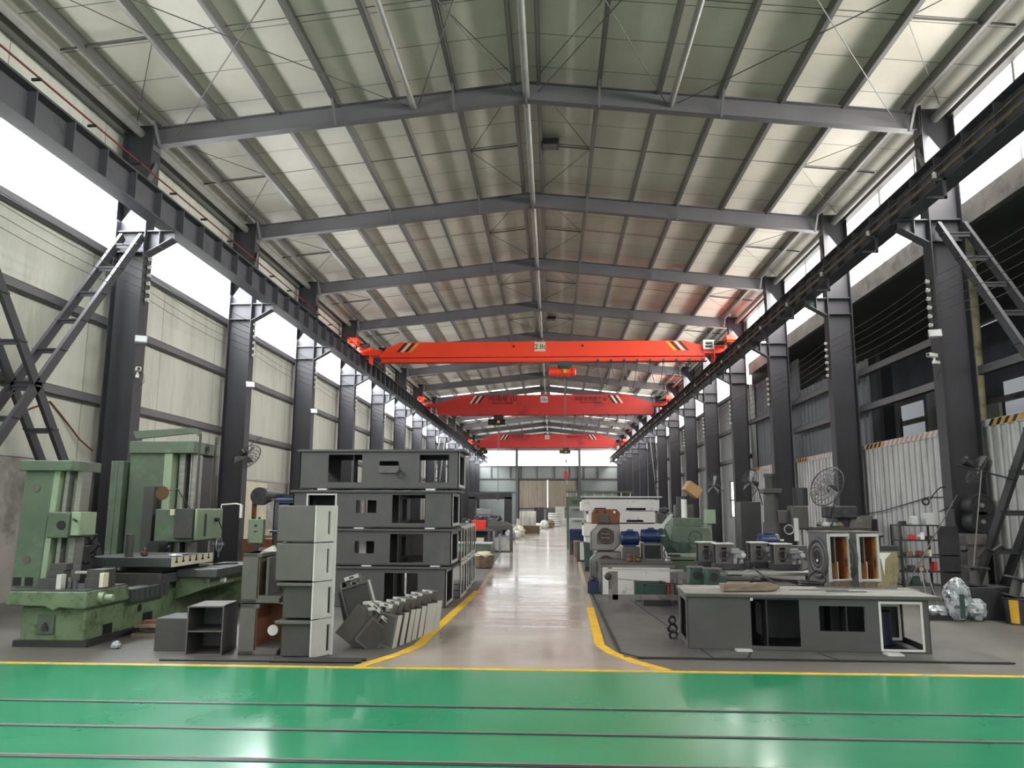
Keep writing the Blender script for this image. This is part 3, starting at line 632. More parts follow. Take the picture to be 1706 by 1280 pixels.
put('shaft_boss', G().cyl((-5.44,9.5,.55),(-5.36,9.5,.55),.065,16).cyl((-5.36,9.5,.55),(-5.26,9.5,.55),.04,14), 'machine_green_light', bm)
for x in (-6.2,-5.72):
    put('bed_way', G().box(x,x+.16,10.17,14.2,.46,.56), 'bright_steel', bm)
g = G().box(-5.49,-5.40,10.2,11.2,.42,.575)
for i in range(7): g.box(-5.40,-5.385,10.24+i*.135,10.25+i*.135,.42,.57)
put('telescopic_way_cover', g, 'table_steel', bm)
# rear stand
g = G().prism([(-6.70,9.72,.64),(-6.34,9.72,.64),(-6.28,9.72,2.08),(-6.64,9.72,2.08)],(0,.55,0))
st = put('rear_stand', g, 'machine_green', bm, bevel=.012)
put('stand_cap', G().box(-6.70,-6.02,9.66,10.32,2.07,2.2), 'machine_green', bm, bevel=.01)
put('stand_edge', G().prism([(-6.34,9.73,.72),(-6.27,9.73,.72),(-6.2,9.73,2.07),(-6.28,9.73,2.07)],(0,.5,0)), 'machine_green_light', bm)
put('guide_rail', G().prism([(-6.22,9.8,.7),(-6.17,9.8,.7),(-6.12,9.8,2.07),(-6.17,9.8,2.07)],(0,.12,0)), 'bright_steel', bm)
put('guide_rail', G().prism([(-6.10,9.86,.7),(-6.03,9.86,.7),(-5.98,9.86,2.07),(-6.05,9.86,2.07)],(0,.2,0)), 'bright_steel', bm)
put('screw', G().cyl((-6.13,10.0,.7),(-6.08,10.0,2.07),.025,10), 'dark_steel', bm)
for z,x in ((1.86,-6.49),(.98,-6.53)): put('round_cover', G().cyl((x,9.725,z),(x,9.71,z),.052,20), 'casting_grey', bm)
for x in (-6.62,-6.47): put('foot_recess', G().box(x-.05,x+.05,9.712,9.73,.66,.76), 'black_paint', bm)
sb = put('support_bearing', G().box(-6.24,-5.97,9.62,10.1,1.24,1.56), 'machine_green', bm, bevel=.015)
put('bearing_face', G().box(-5.97,-5.85,9.66,10.02,1.27,1.56), 'machine_green_light', sb, bevel=.01)
put('bore', G().cyl((-6.06,9.62,1.40),(-6.06,9.61,1.40),.055,18), 'black_paint', sb)
put('lever', G().cyl((-5.93,9.66,1.47),(-5.86,9.6,1.45),.014,8), 'dark_steel', sb)
# table, saddle, cross slide
put('saddle', G().box(-6.45,-5.45,11.0,13.1,.56,.70), 'table_steel', bm, bevel=.01)
put('saddle_front', G().box(-6.45,-5.42,10.96,11.02,.54,.72), 'casting_dark', bm, bevel=.008)
g = G().box(-5.45,-4.86,11.5,13.2,.62,.74)
put('cross_slide', g, 'table_steel', bm, bevel=.012)
for y in (11.9,12.35,12.8): put('slot', G().box(-5.4,-4.87,y,y+.05,.741,.744), 'black_paint', bm)
put('apron', G().prism([(-5.5,11.6,.3),(-5.0,11.6,.48),(-5.0,11.6,.62),(-5.5,11.6,.62)],(0,1.3,0)), 'machine_green_worn', bm)
put('apron_boss', G().cyl((-5.0,12.0,.55),(-4.93,12.0,.55),.04,12), 'white_paint', bm)
put('end_support', G().box(-5.50,-5.08,13.3,14.3,.05,.62), 'machine_green_worn', bm, bevel=.01)
put('turntable_ring', G().cyl((-5.95,12.0,.70),(-5.95,12.0,.80),.55,28), 'dark_steel', bm)
tb = put('rotary_table', G().box(-6.57,-5.30,11.0,12.35,.80,.93), 'table_steel', bm, bevel=.006)
for i in range(6):
    y = 11.12+i*.21; put('t_slot', G().box(-5.300,-5.292,y,y+.035,.875,.93).box(-5.301,-5.291,y-.02,y+.055,.85,.876), 'black_paint', tb)
put('table_side', G().box(-5.30,-5.294,11.0,12.35,.80,.93), 'cream_paint', tb)
# main column and head
put('main_column', G().box(-7.37,-6.72,13.5,14.5,.5,2.58), 'machine_green', bm, bevel=.012)
put('column_base', G().box(-7.4,-6.0,13.4,14.55,0,.62), 'machine_green_worn', bm, bevel=.012)
put('column_edge', G().box(-6.74,-6.60,13.46,14.4,.7,2.56), 'machine_green_light', bm, bevel=.01)
put('column_back', G().box(-6.60,-6.30,13.9,14.45,.7,2.56), 'dark_steel', bm)
for x,w_ in ((-6.56,.1),(-6.32,.06)): put('guide_way', G().box(x,x+w_,13.66,13.92,.7,2.56), 'bright_steel', bm)
put('lead_screw', G().cyl((-6.40,13.8,.7),(-6.40,13.8,2.56),.03,10), 'bright_steel', bm)
put('top_box', G().box(-7.37,-6.21,13.44,14.5,2.56,2.77), 'machine_green', bm, bevel=.01)
em = put('maker_emblem', G().torus((-6.205,13.95,2.665),.075,.008,'x',22,5), 'dark_steel', bm)
put('emblem_bars', G().box(-6.21,-6.2,13.90,13.91,2.63,2.70).box(-6.21,-6.2,13.90,13.94,2.665,2.672).box(-6.21,-6.2,13.93,13.94,2.63,2.70).box(-6.21,-6.2,13.96,13.97,2.63,2.70).box(-6.21,-6.2,13.96,14.0,2.69,2.70).box(-6.21,-6.2,13.96,14.0,2.66,2.67), 'dark_steel', em)
put('counterweight_arm', G().prism([(-7.3,13.5,2.82),(-6.25,13.5,2.92),(-6.18,13.5,2.86),(-6.18,13.5,2.98),(-6.3,13.5,3.01),(-7.36,13.5,2.95)],(0,.12,0)).cyl((-7.25,13.56,2.76),(-7.25,13.56,2.86),.03,8), 'machine_green', bm)
for y in (13.5,14.15): put('hanger_post', G().cyl((-6.14,y,1.58),(-6.14,y,2.9),.022,8), 'casting_dark', bm)
put('side_cover', G().box(-7.62,-7.40,13.35,14.3,0,2.42).box(-7.52,-7.50,13.33,13.35,0,2.42), 'machine_green', bm, 'narrow dark green cover left of the column', bevel=.01)
put('cover_duct', G().box(-6.98,-6.80,13.3,13.48,.62,1.98), 'casting_dark', bm)
hd = put('headstock', G().box(-6.62,-5.96,13.05,14.1,1.06,1.60), 'machine_green', bm, bevel=.015)
put('head_guard', G().box(-6.26,-5.955,13.0,13.06,1.12,1.61), 'casting_dark', hd, bevel=.008)
put('head_plate', G().box(-6.36,-6.28,13.03,13.05,1.5,1.6), 'cream_paint', hd)
put('control_face', G().box(-5.955,-5.90,13.04,14.1,1.08,1.61), 'machine_green_light', hd, bevel=.03)
put('grab_handle', G().cyl((-5.89,13.35,1.15),(-5.89,13.35,1.52),.02,8), 'dark_steel', hd)
g = G().cyl((-5.90,13.75,1.42),(-5.82,13.75,1.42),.035,12).cyl((-5.84,13.75,1.42),(-5.82,13.9,1.25),.01,6)
put('control_lever', g, 'dark_steel', hd)
hw = put('handwheel', G().torus((-5.78,13.7,1.0),.12,.016,'x',20,6), 'galvanised', bm)
put('handwheel_spokes', G().cyl((-5.78,13.58,1.0),(-5.78,13.82,1.0),.01,6).cyl((-5.78,13.7,.78),(-5.78,13.7,1.2),.012,6).cyl((-5.9,13.7,1.0),(-5.7,13.7,1.0),.03,10), 'galvanised', hw)
put('spindle_nose', G().cyl((-6.45,13.05,.98),(-6.45,12.7,.98),.11,18), 'dark_steel', bm)
put('motor_cables', G().tube([(-6.6,13.1,1.05),(-6.7,12.95,.95),(-6.6,12.9,.85),(-6.4,12.95,.9),(-6.3,13.0,1.0)],.03,6), 'black_paint', bm)
put('crank', G().tube([(-5.86,13.9,1.62),(-5.86,13.9,1.68),(-5.6,13.9,1.70),(-5.5,13.9,1.68)],.014,6).cyl((-5.5,13.9,1.68),(-5.5,13.9,1.45),.028,10), 'white_paint', bm)
wl = put('work_lamp', G().lathe([(.02,0),(.05,-.02),(.11,-.1),(.115,-.11)],(-6.42,12.95,1.86),'y',18), 'brass', bm)
put('lamp_arm', G().tube([(-6.36,12.9,1.9),(-6.2,12.9,1.93),(-6.06,13.02,1.66),(-6.02,13.05,1.6)],.01,6), 'dark_steel', wl)
# things lying on the machine
def block(label, x,y,z,sx,sy,sz,m='casting_dark',rz=0,grp='steel blocks on the green machine bed'):
    o = put('steel_block', G().box(-sx/2,sx/2,-sy/2,sy/2,0,sz), m, bevel=.004, loc=(x,y,z)); o.rotation_euler.z = rz
    return tag(o, label, 'block', grp)
block('lowest dark steel block in front of the green stand', -6.02,9.5,.655,.24,.2,.12)
block('dark steel block resting on the lowest block in front of the stand', -5.98,9.54,.775,.2,.16,.09)
block('topmost dark steel block of the stack in front of the stand', -5.96,9.55,.865,.2,.14,.08)
block('light-ended steel bar standing on the machine bed end', -5.86,9.4,.655,.06,.1,.17,'machined_face')
block('dark lower block at the right of the machine bed end', -5.58,9.75,.655,.22,.3,.11)
block('dark upper block at the right of the machine bed end', -5.58,9.76,.765,.22,.26,.1)
block('long pale steel strap lying on the bed end', -5.78,9.85,.80,.34,.06,.03,'machined_face',.1)
block('small light steel piece at the bed end corner', -5.46,9.62,.66,.05,.12,.17,'cream_paint')
for x,lb in ((-5.72,'short dark steel cylinder on the bed end, left of a pair'),(-5.66,'short steel cylinder on the bed end, right of a pair')):
    tag(put('steel_round', G().cyl((x,9.36,.656),(x,9.36,.75),.028,14), 'table_steel'), lb, 'cylinder', 'steel rounds on the bed')
tag(put('steel_round', G().cyl((-6.05,11.25,.931),(-6.05,11.25,1.24),.055,18), 'casting_dark'), 'tall dark steel cylinder standing on the rotary table', 'cylinder')
tag(put('tool_holder', G().lathe([(.03,0),(.05,.02),(.05,.06),(.03,.07),(.03,.1)],(-5.85,11.3,.931),n=14), 'brass'), 'small dull tool holder on the rotary table', 'tool')
tag(put('steel_bar', G().cyl((-5.62,11.55,.945),(-5.38,11.7,.945),.014,8), 'galvanised'), 'short bright steel bar lying on the rotary table', 'bar')
tag(put('rag', G().lathe([(.09,0),(.11,.01),(.07,.03),(.02,.035)],(-5.42,11.35,.932),n=9), 'plastic_wrap'), 'crumpled pale rag on the corner of the rotary table', 'rag')
tag(put('tool_bar', G().beam((-5.25,12.3,.76),(-5.0,12.6,.76),.06,.025), 'junk_dark'), 'flat dark tool lying on the cross slide', 'tool')
# dark cable bundle and angle irons behind the stand
for i,(p,q) in enumerate((((-6.42,10.6,.0),(-6.74,10.75,1.95)),((-6.40,10.8,.0),(-6.62,10.9,1.6)))):
    tag(put('angle_iron', G().beam(p,q,.07,.06), 'casting_grey' if i==0 else 'clutter_brown'), f'{["long grey","shorter brownish"][i]} steel angle leaning behind the green stand', 'steel angle')
cc = thing('cable_cluster', 'black tangle of cables hanging behind the green stand', 'cables'); 
for i in range(14):
    x = -6.62+random.random()*.35; y = 10.5+random.random()*.3; z = .7+random.random()*.7
    put('cable', G().torus((x,y,z),.09+random.random()*.12,.013,'y',14,5,random.random()*3,4+random.random()*2), 'black_paint', cc)
put('motor_box', G().box(-6.62,-6.33,10.5,10.85,.0,1.1), 'dark_steel', cc)
# floor things in front of the machine
sh = thing('shelf_box', 'open grey steel box with one middle shelf standing on the floor', 'box', (-3.87,8.93,0), .1)
g = G().box(-.2,-.185,0,.55,0,.53).box(.185,.2,0,.55,0,.53).box(-.2,.2,0,.55,.515,.53).box(-.2,.2,.0,.55,0,.015).box(-.185,.185,.54,.55,.015,.515)
put('case', g, 'frame_grey', sh); put('shelf', G().box(-.185,.185,.01,.54,.25,.263), 'frame_grey', sh)
put('case_edge', G().plate('y',-.004,.004,-.2,.2,0,.53,[(-.186,.186,.014,.25),(-.186,.186,.263,.516)]), 'casting_grey', sh)
tag(put('steel_box', G().box(-.2,.2,0,.5,0,.36), 'casting_dark', bevel=.005, loc=(-4.36,9.18,0)), 'closed dark steel box left of the open shelf box', 'box')
pl = thing('wooden_pallet', 'low stack of wooden boards with rusty pieces beside the machine bed', 'pallet', (-4.95,10.15,0), .1)
for i in range(2): put('board', G().box(-.35,.35,-.08+i*.25,.1+i*.25,.0+.06*i,.05+.06*i), 'wood', pl)
put('board', G().box(-.33,.33,-.05,.3,.12,.16), 'wood', pl); put('rusty_pieces', G().box(-.25,-.05,0,.1,.16,.2).box(0,.12,.02,.12,.16,.19).cyl((.15,.05,.18),(.3,.1,.18),.02,8), 'rust_brown', pl)
tag(put('crumpled_wrap', G().lathe([(.02,0),(.055,.01),(.06,.04),(.03,.08),(.01,.085)],(-5.07,9.3,0),n=8), 'plastic_wrap'), 'small crumpled silver wrap on the floor by the machine foot', 'wrap')
# C-shaped castings, two stacked
for i,(z,lb) in enumerate(((0,'lower C-shaped grey casting with rusty inside, under its twin'),(.56,'upper C-shaped grey casting stacked on its twin'))):
    t = thing('frame_casting', lb, 'casting', (-3.30,8.98,z), .04, 'stacked C castings')
    g = G().box(-.2,-.02,0,.55,0,.55).box(-.2,.24,0,.55,0,.05).box(-.2,.02,0,.55,.5,.55)
    put('casting_body', g, 'casting_grey', t, bevel=.008)
    put('inner_face', G().box(-.02,-.005,.02,.5,.05,.5).box(-.005,.2,.5,.52,.05,.5), 'rust_brown' if i==0 else 'clutter_brown', t)
    put('ledge', G().prism([(.0,.0,.05),(.24,.0,.05),(.26,.0,.075),(.0,.0,.085)],(0,.5,0)), 'casting_grey', t)
    if i == 0: put('boss', G().cyl((.16,.1,.26),(.16,.06,.26),.058,22), 'machined_face', t, 'pale round machined boss')
    else: put('rib', G().box(.06,.09,.05,.5,.05,.5), 'casting_grey', t)
# stack of four cast brackets with slotted pale faces
for i,(z,h) in enumerate(((0,.405),(.405,.405),(.81,.425),(1.235,.415))):
    t = thing('slotted_casting', ['bottom','second from bottom','third from bottom','topmost'][i]+' casting of the tall four-high stack with slotted pale faces', 'casting', (-2.64,8.80,z), 0, 'four stacked slotted castings')
    up = i >= 2
    if up: put('casting_body', G().box(-.42,-.0,0,.34,.012,h-.006), 'casting_grey', t, bevel=.012)
    else:
        put('casting_body', G().box(-.34,-.0,.06,.34,.012,h-.03), 'casting_dark', t, bevel=.01); put('ledge', G().box(-.40,0,.0,.34,h-.045,h-.008), 'casting_grey', t, bevel=.008)
    s0, s1 = (.20,.235) if up else (.215,.262)
    f = G()
    # face slants back to the right (machined plate with a vertical slot)
    P = lambda u, zz, d: (.0+u*.34, u*.94+0, zz)
    f.plate('x',0,.02,0,.34,.008,h-.004,[(s0 if up else .24,s1 if up else .29,.09 if up else .05,h-.07)])
    ang = -math.radians(26)
    f.xf(Matrix.Rotation(ang,4,'Z')); put('slotted_face', f, 'machined_face', t)
    b = G().box(.02,.03,.30,.34,.0,h-.002).xf(Matrix.Rotation(ang,4,'Z')); put('face_edge', b, 'machined_face', t)
    b = G().box(-.05,-.01,.02,.33,.03,h-.03).xf(Matrix.Rotation(ang,4,'Z')); put('back_fill', b, 'casting_dark', t)
for i,(y,x0,x1,r) in enumerate(((8.72,-3.0,-2.0,.016),(8.58,-3.0,-2.02,.02),(8.60,-4.2,-3.0,.012))):
    tag(put('steel_rod', G().cyl((x0,y,r),(x1,y+.02,r),r,10), 'dark_steel'), ['thin dark steel rod on the floor under the casting stack','thicker dark steel rod on the floor by the yellow line','thin rod on the floor in front of the shelf box'][i], 'rod', 'rods on the floor')
# stack of large fabricated machine frames
def frame(label, x0, x1, z, h, wins, light=None, y0=13.38, dy=1.0, grp='stacked steel machine frames', plate_over=(.05,.1), m='frame_grey', see=True):
    t = thing('machine_bench', label, 'frame', ((x0+x1)/2,y0,z), 0, grp); W = (x1-x0)/2; cx = (x0+x1)/2
    put('front_panel', G().plate('y',0,.015,-W,W,.02,h-.035,[(a-cx,b-cx,c-z,d-z) for a,b,c,d in wins]), m, t)
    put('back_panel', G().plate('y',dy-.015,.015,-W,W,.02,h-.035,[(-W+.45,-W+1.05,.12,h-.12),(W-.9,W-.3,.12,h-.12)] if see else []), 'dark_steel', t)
    inner_shade = 'dark_steel'  # shade painted into the interior: inner plates and back panel coloured darker
    for s in (-1,1): put('end_panel', G().plate('x',s*W-(.015 if s>0 else 0),.015,.0,dy,.02,h-.035,[(.15,dy-.15,.08,h-.1)]), m, t)
    put('end_rim', G().plate('x',W,.006,.02,dy-.02,.03,h-.04,[(.1,dy-.1,.07,h-.09)]), 'machined_face', t)
    put('bottom_plate', G().box(-W,W,0,dy,0,.02), inner_shade, t)
    for u in (-.33,.33): put('divider', G().plate('x',u*W,.012,.02,dy-.02,.02,h-.04,[(.3,dy-.3,.12,h-.14)]), inner_shade, t)
    put('top_plate', G().box(-W-plate_over[0],W+plate_over[1],-.04,dy+.04,h-.035,h), 'frame_grey', t, bevel=.003)
    if light:
        for a,b,c,d in light: put('window_rim', G().plate('y',-.008,.008,a-cx,b-cx,c-z,d-z,[(a-cx+.025,b-cx-.025,c-z+.025,d-z-.025)]), 'machined_face', t)
    return t
S = [(0,.665),(.685,.60),(1.305,.62),(1.955,.66)]
frame('bottom steel machine frame of the four-high stack', -4.4,-1.77,0,.665,[(-2.80,-2.24,.04,.56),(-3.55,-3.1,.1,.4)])
frame('second steel machine frame from the bottom of the stack', -4.4,-1.69,.685,.60,[(-3.33,-2.99,.88,1.08),(-2.72,-2.16,.73,1.2),(-4.0,-3.68,.75,1.18)],[(-4.02,-3.66,.73,1.2)])
frame('third steel machine frame from the bottom, with a white-rimmed window', -4.4,-1.68,1.305,.62,[(-4.13,-3.69,1.39,1.84),(-3.32,-2.97,1.55,1.76),(-2.70,-2.14,1.38,1.85)],[(-4.17,-3.65,1.36,1.87)])
frame('topmost steel machine frame of the stack', -4.31,-1.58,1.955,.66,[(-3.82,-3.24,2.06,2.53),(-2.94,-2.61,2.33,2.42),(-2.25,-1.75,2.06,2.53)])
def pads(z, xs, ls):
    for i,x in enumerate(xs): tag(put('spacer', G().box(x-.08,x+.08,13.33,14.3,z,z+.02), 'machined_face'), f'pale steel spacer {ls[i]}', 'spacer', 'spacers between stacked frames')
pads(.665, (-3.1,-1.95,-4.1), ('centre left on the bottom frame','right on the bottom frame','far left on the bottom frame'))
pads(1.285, (-3.25,-2.05,-4.1), ('centre left on the second frame','right on the second frame','far left on the second frame'))
for x,l in ((-3.9,'left under the topmost frame'),(-2.05,'right under the topmost frame')): tag(put('spacer', G().box(x-.08,x+.08,13.33,14.3,1.925,1.955), 'machined_face'), f'pale steel spacer {l}', 'spacer', 'spacers between stacked frames')
pv = thing('flat_fixture', 'small flat steel fixture with a hand wheel hanging on the topmost frame', 'fixture', (-2.78,13.34,2.3))
put('fixture_plate', G().box(-.16,.18,0,.02,-.08,.04), 'casting_grey', pv); put('wheel', G().torus((.2,-.02,-.1),.055,.012,'y',14,5), 'dark_steel', pv)
# column of smaller frames behind, right end of stack seen end-on
for i in range(3):
    y0 = 14.9+i*1.25; x1 = -1.66-.02*i; 
    for j in range(2):
        z = j*.66; t = thing('open_ended_bench', f'{["lower","upper"][j]} open-ended steel frame behind the big stack, {["nearest","middle","farthest"][i]} of three pairs', 'frame', (-2.2+(-.04*i),y0,z), 0, 'open-ended frames behind the stack')
        put('shell', G().box(-.5,.5,0,1.05,.62,.645).box(-.5,.5,0,1.05,0,.02).box(-.5,-.485,0,1.05,.02,.62).plate('x',.485,.015,0,1.05,.02,.62,[(.1,.47,.06,.56),(.57,.95,.06,.56)]), 'frame_grey', t)
        put('pale_rim', G().plate('x',.5,.008,0,1.05,.0,.645,[(.06,.49,.05,.58),(.55,.99,.05,.58)]), 'machined_face', t)
# left neighbour frame behind
fb = frame('steel machine frame standing behind the slotted castings, dark open front', -5.3,-4.5,1.22,.58,[(-5.2,-4.65,1.35,1.72)],y0=15.0,dy=1.0,grp='frames left of the stack')
fb2 = frame('lower steel machine frame behind the slotted castings', -5.3,-4.5,.6,.60,[(-5.2,-4.65,.7,1.1)],y0=15.0,dy=1.0,grp='frames left of the stack')
fb3 = frame('bottom steel machine frame behind the slotted castings', -5.3,-4.5,0,.58,[(-5.2,-4.65,.1,.5)],y0=15.0,dy=1.0,grp='frames left of the stack')
# pile of box castings leaning against each other
def boxcast(label, x,y,z, rx, ry, rz, s=1., m='casting_dark', hand=True):
    t = thing('box_casting', label, 'casting', (x,y,z), rz, 'leaning box castings', rx, ry)
    put('body', G().box(-.17*s,.17*s,-.04,.04,0,.38*s), m, t, bevel=.008)
    put('edge_rim', G().plate('y',-.052,.012,-.18*s,.18*s,-.01,.39*s,[(-.155*s,.155*s,.015,.365*s)]), 'casting_grey', t)
    put('side_strip', G().box(.17*s,.185*s,-.05,.05,-.01,.39*s), 'machined_face', t)
    if hand:
        h = put('saddle_head', G().box(-.09*s,.09*s,-.07,.07,.45*s,.5*s).box(-.09*s,-.055*s,-.05,.05,.38*s,.46*s).box(.055*s,.09*s,-.05,.05,.38*s,.46*s), 'casting_grey', t, bevel=.008)
        put('head_face', G().plate('y',-.075,.005,-.09*s,.09*s,.455*s,.5*s,[(-.03,.03,.465*s,.49*s)]), 'machined_face', h)
    return t
boxcast('box casting leaning far over to the right at the left of the pile', -2.42,9.62,.06, 0,math.radians(38),.15,1.05,'casting_grey')
boxcast('upright box casting with a pale head, tallest in the pile', -2.36,10.05,.30, 0,-math.radians(17),0,1.02)
boxcast('box casting lying on its side at the foot of the pile', -2.22,9.52,.02, 0,math.radians(40),.5,.8)
for i in range(8):
    boxcast(['nearest dark box casting of the leaning row, turned to the camera','second box casting of the leaning row','third box casting of the leaning row','fourth box casting of the leaning row','fifth box casting of the leaning row','sixth box casting of the leaning row, pale face showing','seventh box casting of the leaning row','last box casting of the leaning row, against the frame'][i],
        -2.03+.045*i, 9.62+i*.20, .02, -math.radians(4), math.radians(9-i*.6), -.30-.04*i, .98+.02*(i%3), 'casting_dark' if i < 5 else 'casting_grey', True)
for i,(x,y,z,a) in enumerate(((-2.12,9.66,.36,.6),(-2.02,9.75,.33,.3),(-1.98,9.9,.37,.1),(-2.2,9.85,.4,.8))):
    t = thing('clamp_casting', ['loose pale clamp head at the front of the pile','loose clamp head lying on the leaning row','loose clamp head at the middle of the pile','round-backed loose clamp head on the pile'][i], 'casting', (x,y,z), a, 'loose clamp heads')
    put('bridge', G().plate('z',.06,.035,-.1,.1,-.06,.06,[(-.04,.04,-.02,.02)]), 'machined_face', t, bevel=.004); put('cheek', G().box(-.1,-.06,-.06,.06,0,.06), 'casting_grey', t); put('cheek', G().box(.06,.1,-.06,.06,0,.06), 'casting_grey', t)
tag(put('leaning_plate', G().prism([(-2.62,10.3,0),(-2.25,10.3,0),(-2.5,10.3,.62),(-2.75,10.3,.55)],(0,.03,0)), 'dark_steel'), 'thin dark plate leaning behind the pile of box castings', 'plate')
# wall fans
def fan(label, x, y, z, rz, tilt, R=.36, arm=(0,.0,0)):
    t = thing('wall_fan', label, 'fan', (x,y,z), rz, 'wall fans', tilt)
    cg = G()
    for r in (R,R*.8,R*.55,R*.3): cg.torus((0,-.10 if r < R else 0,0),r,.006 if r<R else .012,'y',28,4)
    for i in range(24):
        a = 2*PI*i/24; c, q = math.cos(a), math.sin(a); cg.tube([(R*c,0,R*q),(R*.75*c,-.10,R*.75*q),(.05*c,-.11,.05*q)],.0045,3); cg.tube([(R*c,0,R*q),(R*.7*c,.07,R*.7*q),(.09*c,.09,.09*q)],.0045,3)
    put('cage', cg, 'dark_steel', t); 
    bl = G()
    for i in range(3):
        a = 2*PI*i/3; M_ = Matrix.Rotation(a,4,'Y') @ Matrix.Rotation(.35,4,'Z')
        bl.merge(G().prism([(-.03,0,.04),(.03,0,.04),(.12,0,R*.82),(-.05,0,R*.88)],(0,.006,0)).xf(M_))
    put('blades', bl, 'galvanised', t)
    put('motor', G().lathe([(.05,.07),(.09,.1),(.095,.24),(.06,.28)],(0,0,0),'y',16), 'black_paint', t)
    put('bracket', G().tube([(0,.2,-.05),(0,.3,-.14),arm],.016,6), 'black_paint', t)
    return t
fan('black wall fan in side view on the second left column', -8.2,20.9,3.0, math.radians(62), math.radians(42), .4, (.65,.55,.3))
fan('black wall fan bracketed to the nearest right column, seen from behind', 7.5,14.4,2.36, math.radians(80), math.radians(35), .30, (-.7,-.4,.0))
fan('large black fan with open cage before the white hoarding, beyond the brown castings', 6.15,18.2,2.15, math.radians(-62), math.radians(-22), .46, (0,.4,-.8))
fan('black fan behind the radial drill column', 6.0,24.5,2.45, math.radians(-68), math.radians(-8), .42, (0,.5,-.6))
fan('distant black fan beside a far right column, bright windows behind', 6.6,33.0,2.6, math.radians(-66), math.radians(-8), .5, (0,.5,-.1))
# things on and by the left columns
def flood(label, x, y, z, rz, rx=0):
    t = thing('floodlight', label, 'floodlight', (x,y,z), rz, 'floodlights', rx)
    put('housing', G().box(-.12,.12,-.03,.03,-.1,.1), 'galvanised', t, bevel=.008); put('glass', G().box(-.1,.1,-.034,-.03,-.08,.08), 'pale_grey', t); put('yoke', G().box(-.13,-.12,-.01,.01,-.02,.02).box(.12,.13,-.01,.01,-.02,.02).box(-.13,.13,.05,.07,-.02,.02).box(-.13,-.12,-.01,.07,-.015,.015).box(.12,.13,-.01,.07,-.015,.015), 'dark_steel', t)
flood('small floodlight tilted down on the first left column', -8.46,15.55,5.05, .5, -.6)
flood('square floodlight on the first right column below the insulators', 7.52,15.56,5.05, -.35, -.6)
flood('white floodlight on the second left column', -8.45,21.5,5.05, .5, -.5)
flood('small floodlight on the third left column', -8.45,27.5,5.05, .5, -.5)
def cctv(label, x, y, z, rz):
    t = thing('security_camera', label, 'security camera', (x,y,z), rz, 'security cameras')
    put('body', G().box(-.05,.05,-.16,.08,-.04,.04), 'white_paint', t, bevel=.012); put('lens', G().cyl((0,-.16,0),(0,-.175,0),.03,12), 'black_paint', t); put('mount', G().cyl((0,.02,-.04),(0,.02,-.12),.02,8).box(-.03,.03,-.01,.16,-.16,-.1), 'white_paint', t)
    put('lead', G().tube([(0,.08,-.02),(.12,.06,-.08),(.14,.06,-.25),(.05,.06,-.32),(.0,.06,-.45)],.006,5), 'black_paint', t)
cctv('white security camera with dangling lead on the first left column', -8.48,15.55,4.42, .6)
cctv('white security camera on the first right column under the floodlight', 7.46,15.58,4.62, -1.0)
tag(put('air_hose', G().tube([(-9.38,13.0,2.9),(-9.38,13.6,3.35),(-9.38,14.2,3.58),(-9.38,14.6,3.35),(-9.3,15.1,2.95),(-9.2,15.4,2.75)],.018,6), 'rust_brown'), 'thin red-brown hose looped on the left wall by the first column', 'hose')
tag(put('air_hose', G().tube([(-9.385,11.0,3.3),(-9.385,12.0,2.85),(-9.375,12.6,2.7),(-9.385,12.9,2.3)],.015,6), 'rust_brown'), 'orange-brown cable drooping down the left masonry wall', 'hose')
bx = thing('control_box', 'pale green machine control box on a stand right of the boring machine', 'control box', (-5.52,14.75,0), .1)
put('case', G().box(-.14,.14,-.08,.08,.98,1.42), 'machine_green_light', bx, bevel=.01); put('post', G().box(-.04,.04,-.04,.04,0,.98), 'casting_dark', bx); put('switches', G().box(-.02,.02,-.09,-.08,1.28,1.32).box(-.03,.03,-.09,-.08,1.18,1.2).cyl((-.08,0,1.42),(-.08,0,1.46),.02,8).cyl((.04,0,1.42),(.04,0,1.46),.02,8), 'black_paint', bx)
tag(put('machine_lump', G().lathe([(.25,0),(.28,.2),(.2,.5),(.24,.7),(.12,.85)],(-5.72,15.6,.0),n=9), 'clutter_brown'), 'dark lumpy machine part beside the control box', 'machine part')
ab = thing('parts_drum', 'dark round drum with funnel side, right of the boring machine', 'drum', (-8.0,21.6,0)); put('drum_face', G().cyl((.12,-.5,1.95),(.12,-.2,1.95),.24,20), 'junk_dark', ab); put('drum_cone', G().cyl((.3,-.35,1.95),(.75,-.35,2.0),.18,14,.05), 'casting_dark', ab); put('drum_stand', G().box(-.1,.0,-.4,-.3,0,1.8).box(.5,.58,-.4,-.3,0,1.75), 'rust_brown', ab)
struct('door_3', G().box(WL+.0,WL+.03,23.6,25.8,0,2.45), 'cream_paint')
tb3 = thing('work_table', 'small cluttered wooden table in front of the cream doorway', 'table', (-8.0,22.9,0)); put('tabletop', G().box(-.45,.45,-.3,.3,.8,.86), 'wood', tb3); 
for i,(x,y) in enumerate(((-.4,-.25),(.4,-.25),(-.4,.25),(.4,.25))): put('leg', G().box(x-.03,x+.03,y-.03,y+.03,0,.8), 'rust_brown', tb3)
for i,(x,c,h) in enumerate(((-8.25,'cream_paint',.16),(-8.0,'white_paint',.1),(-7.75,'cardboard',.2))): tag(put('carton', G().box(x-.1,x+.1,22.75,22.95,.861,.861+h), c), ['cream carton on the small cluttered table','white carton in the middle of the small cluttered table','brown carton at the right of the small cluttered table'][i], 'carton', 'cartons on the small table')
bl = thing('blue_drum', 'ribbed blue plastic drum behind the C-shaped castings', 'drum', (-6.35,19.0,0))
pr = [(.0,.0),(.34,.01),(.36,.06)]
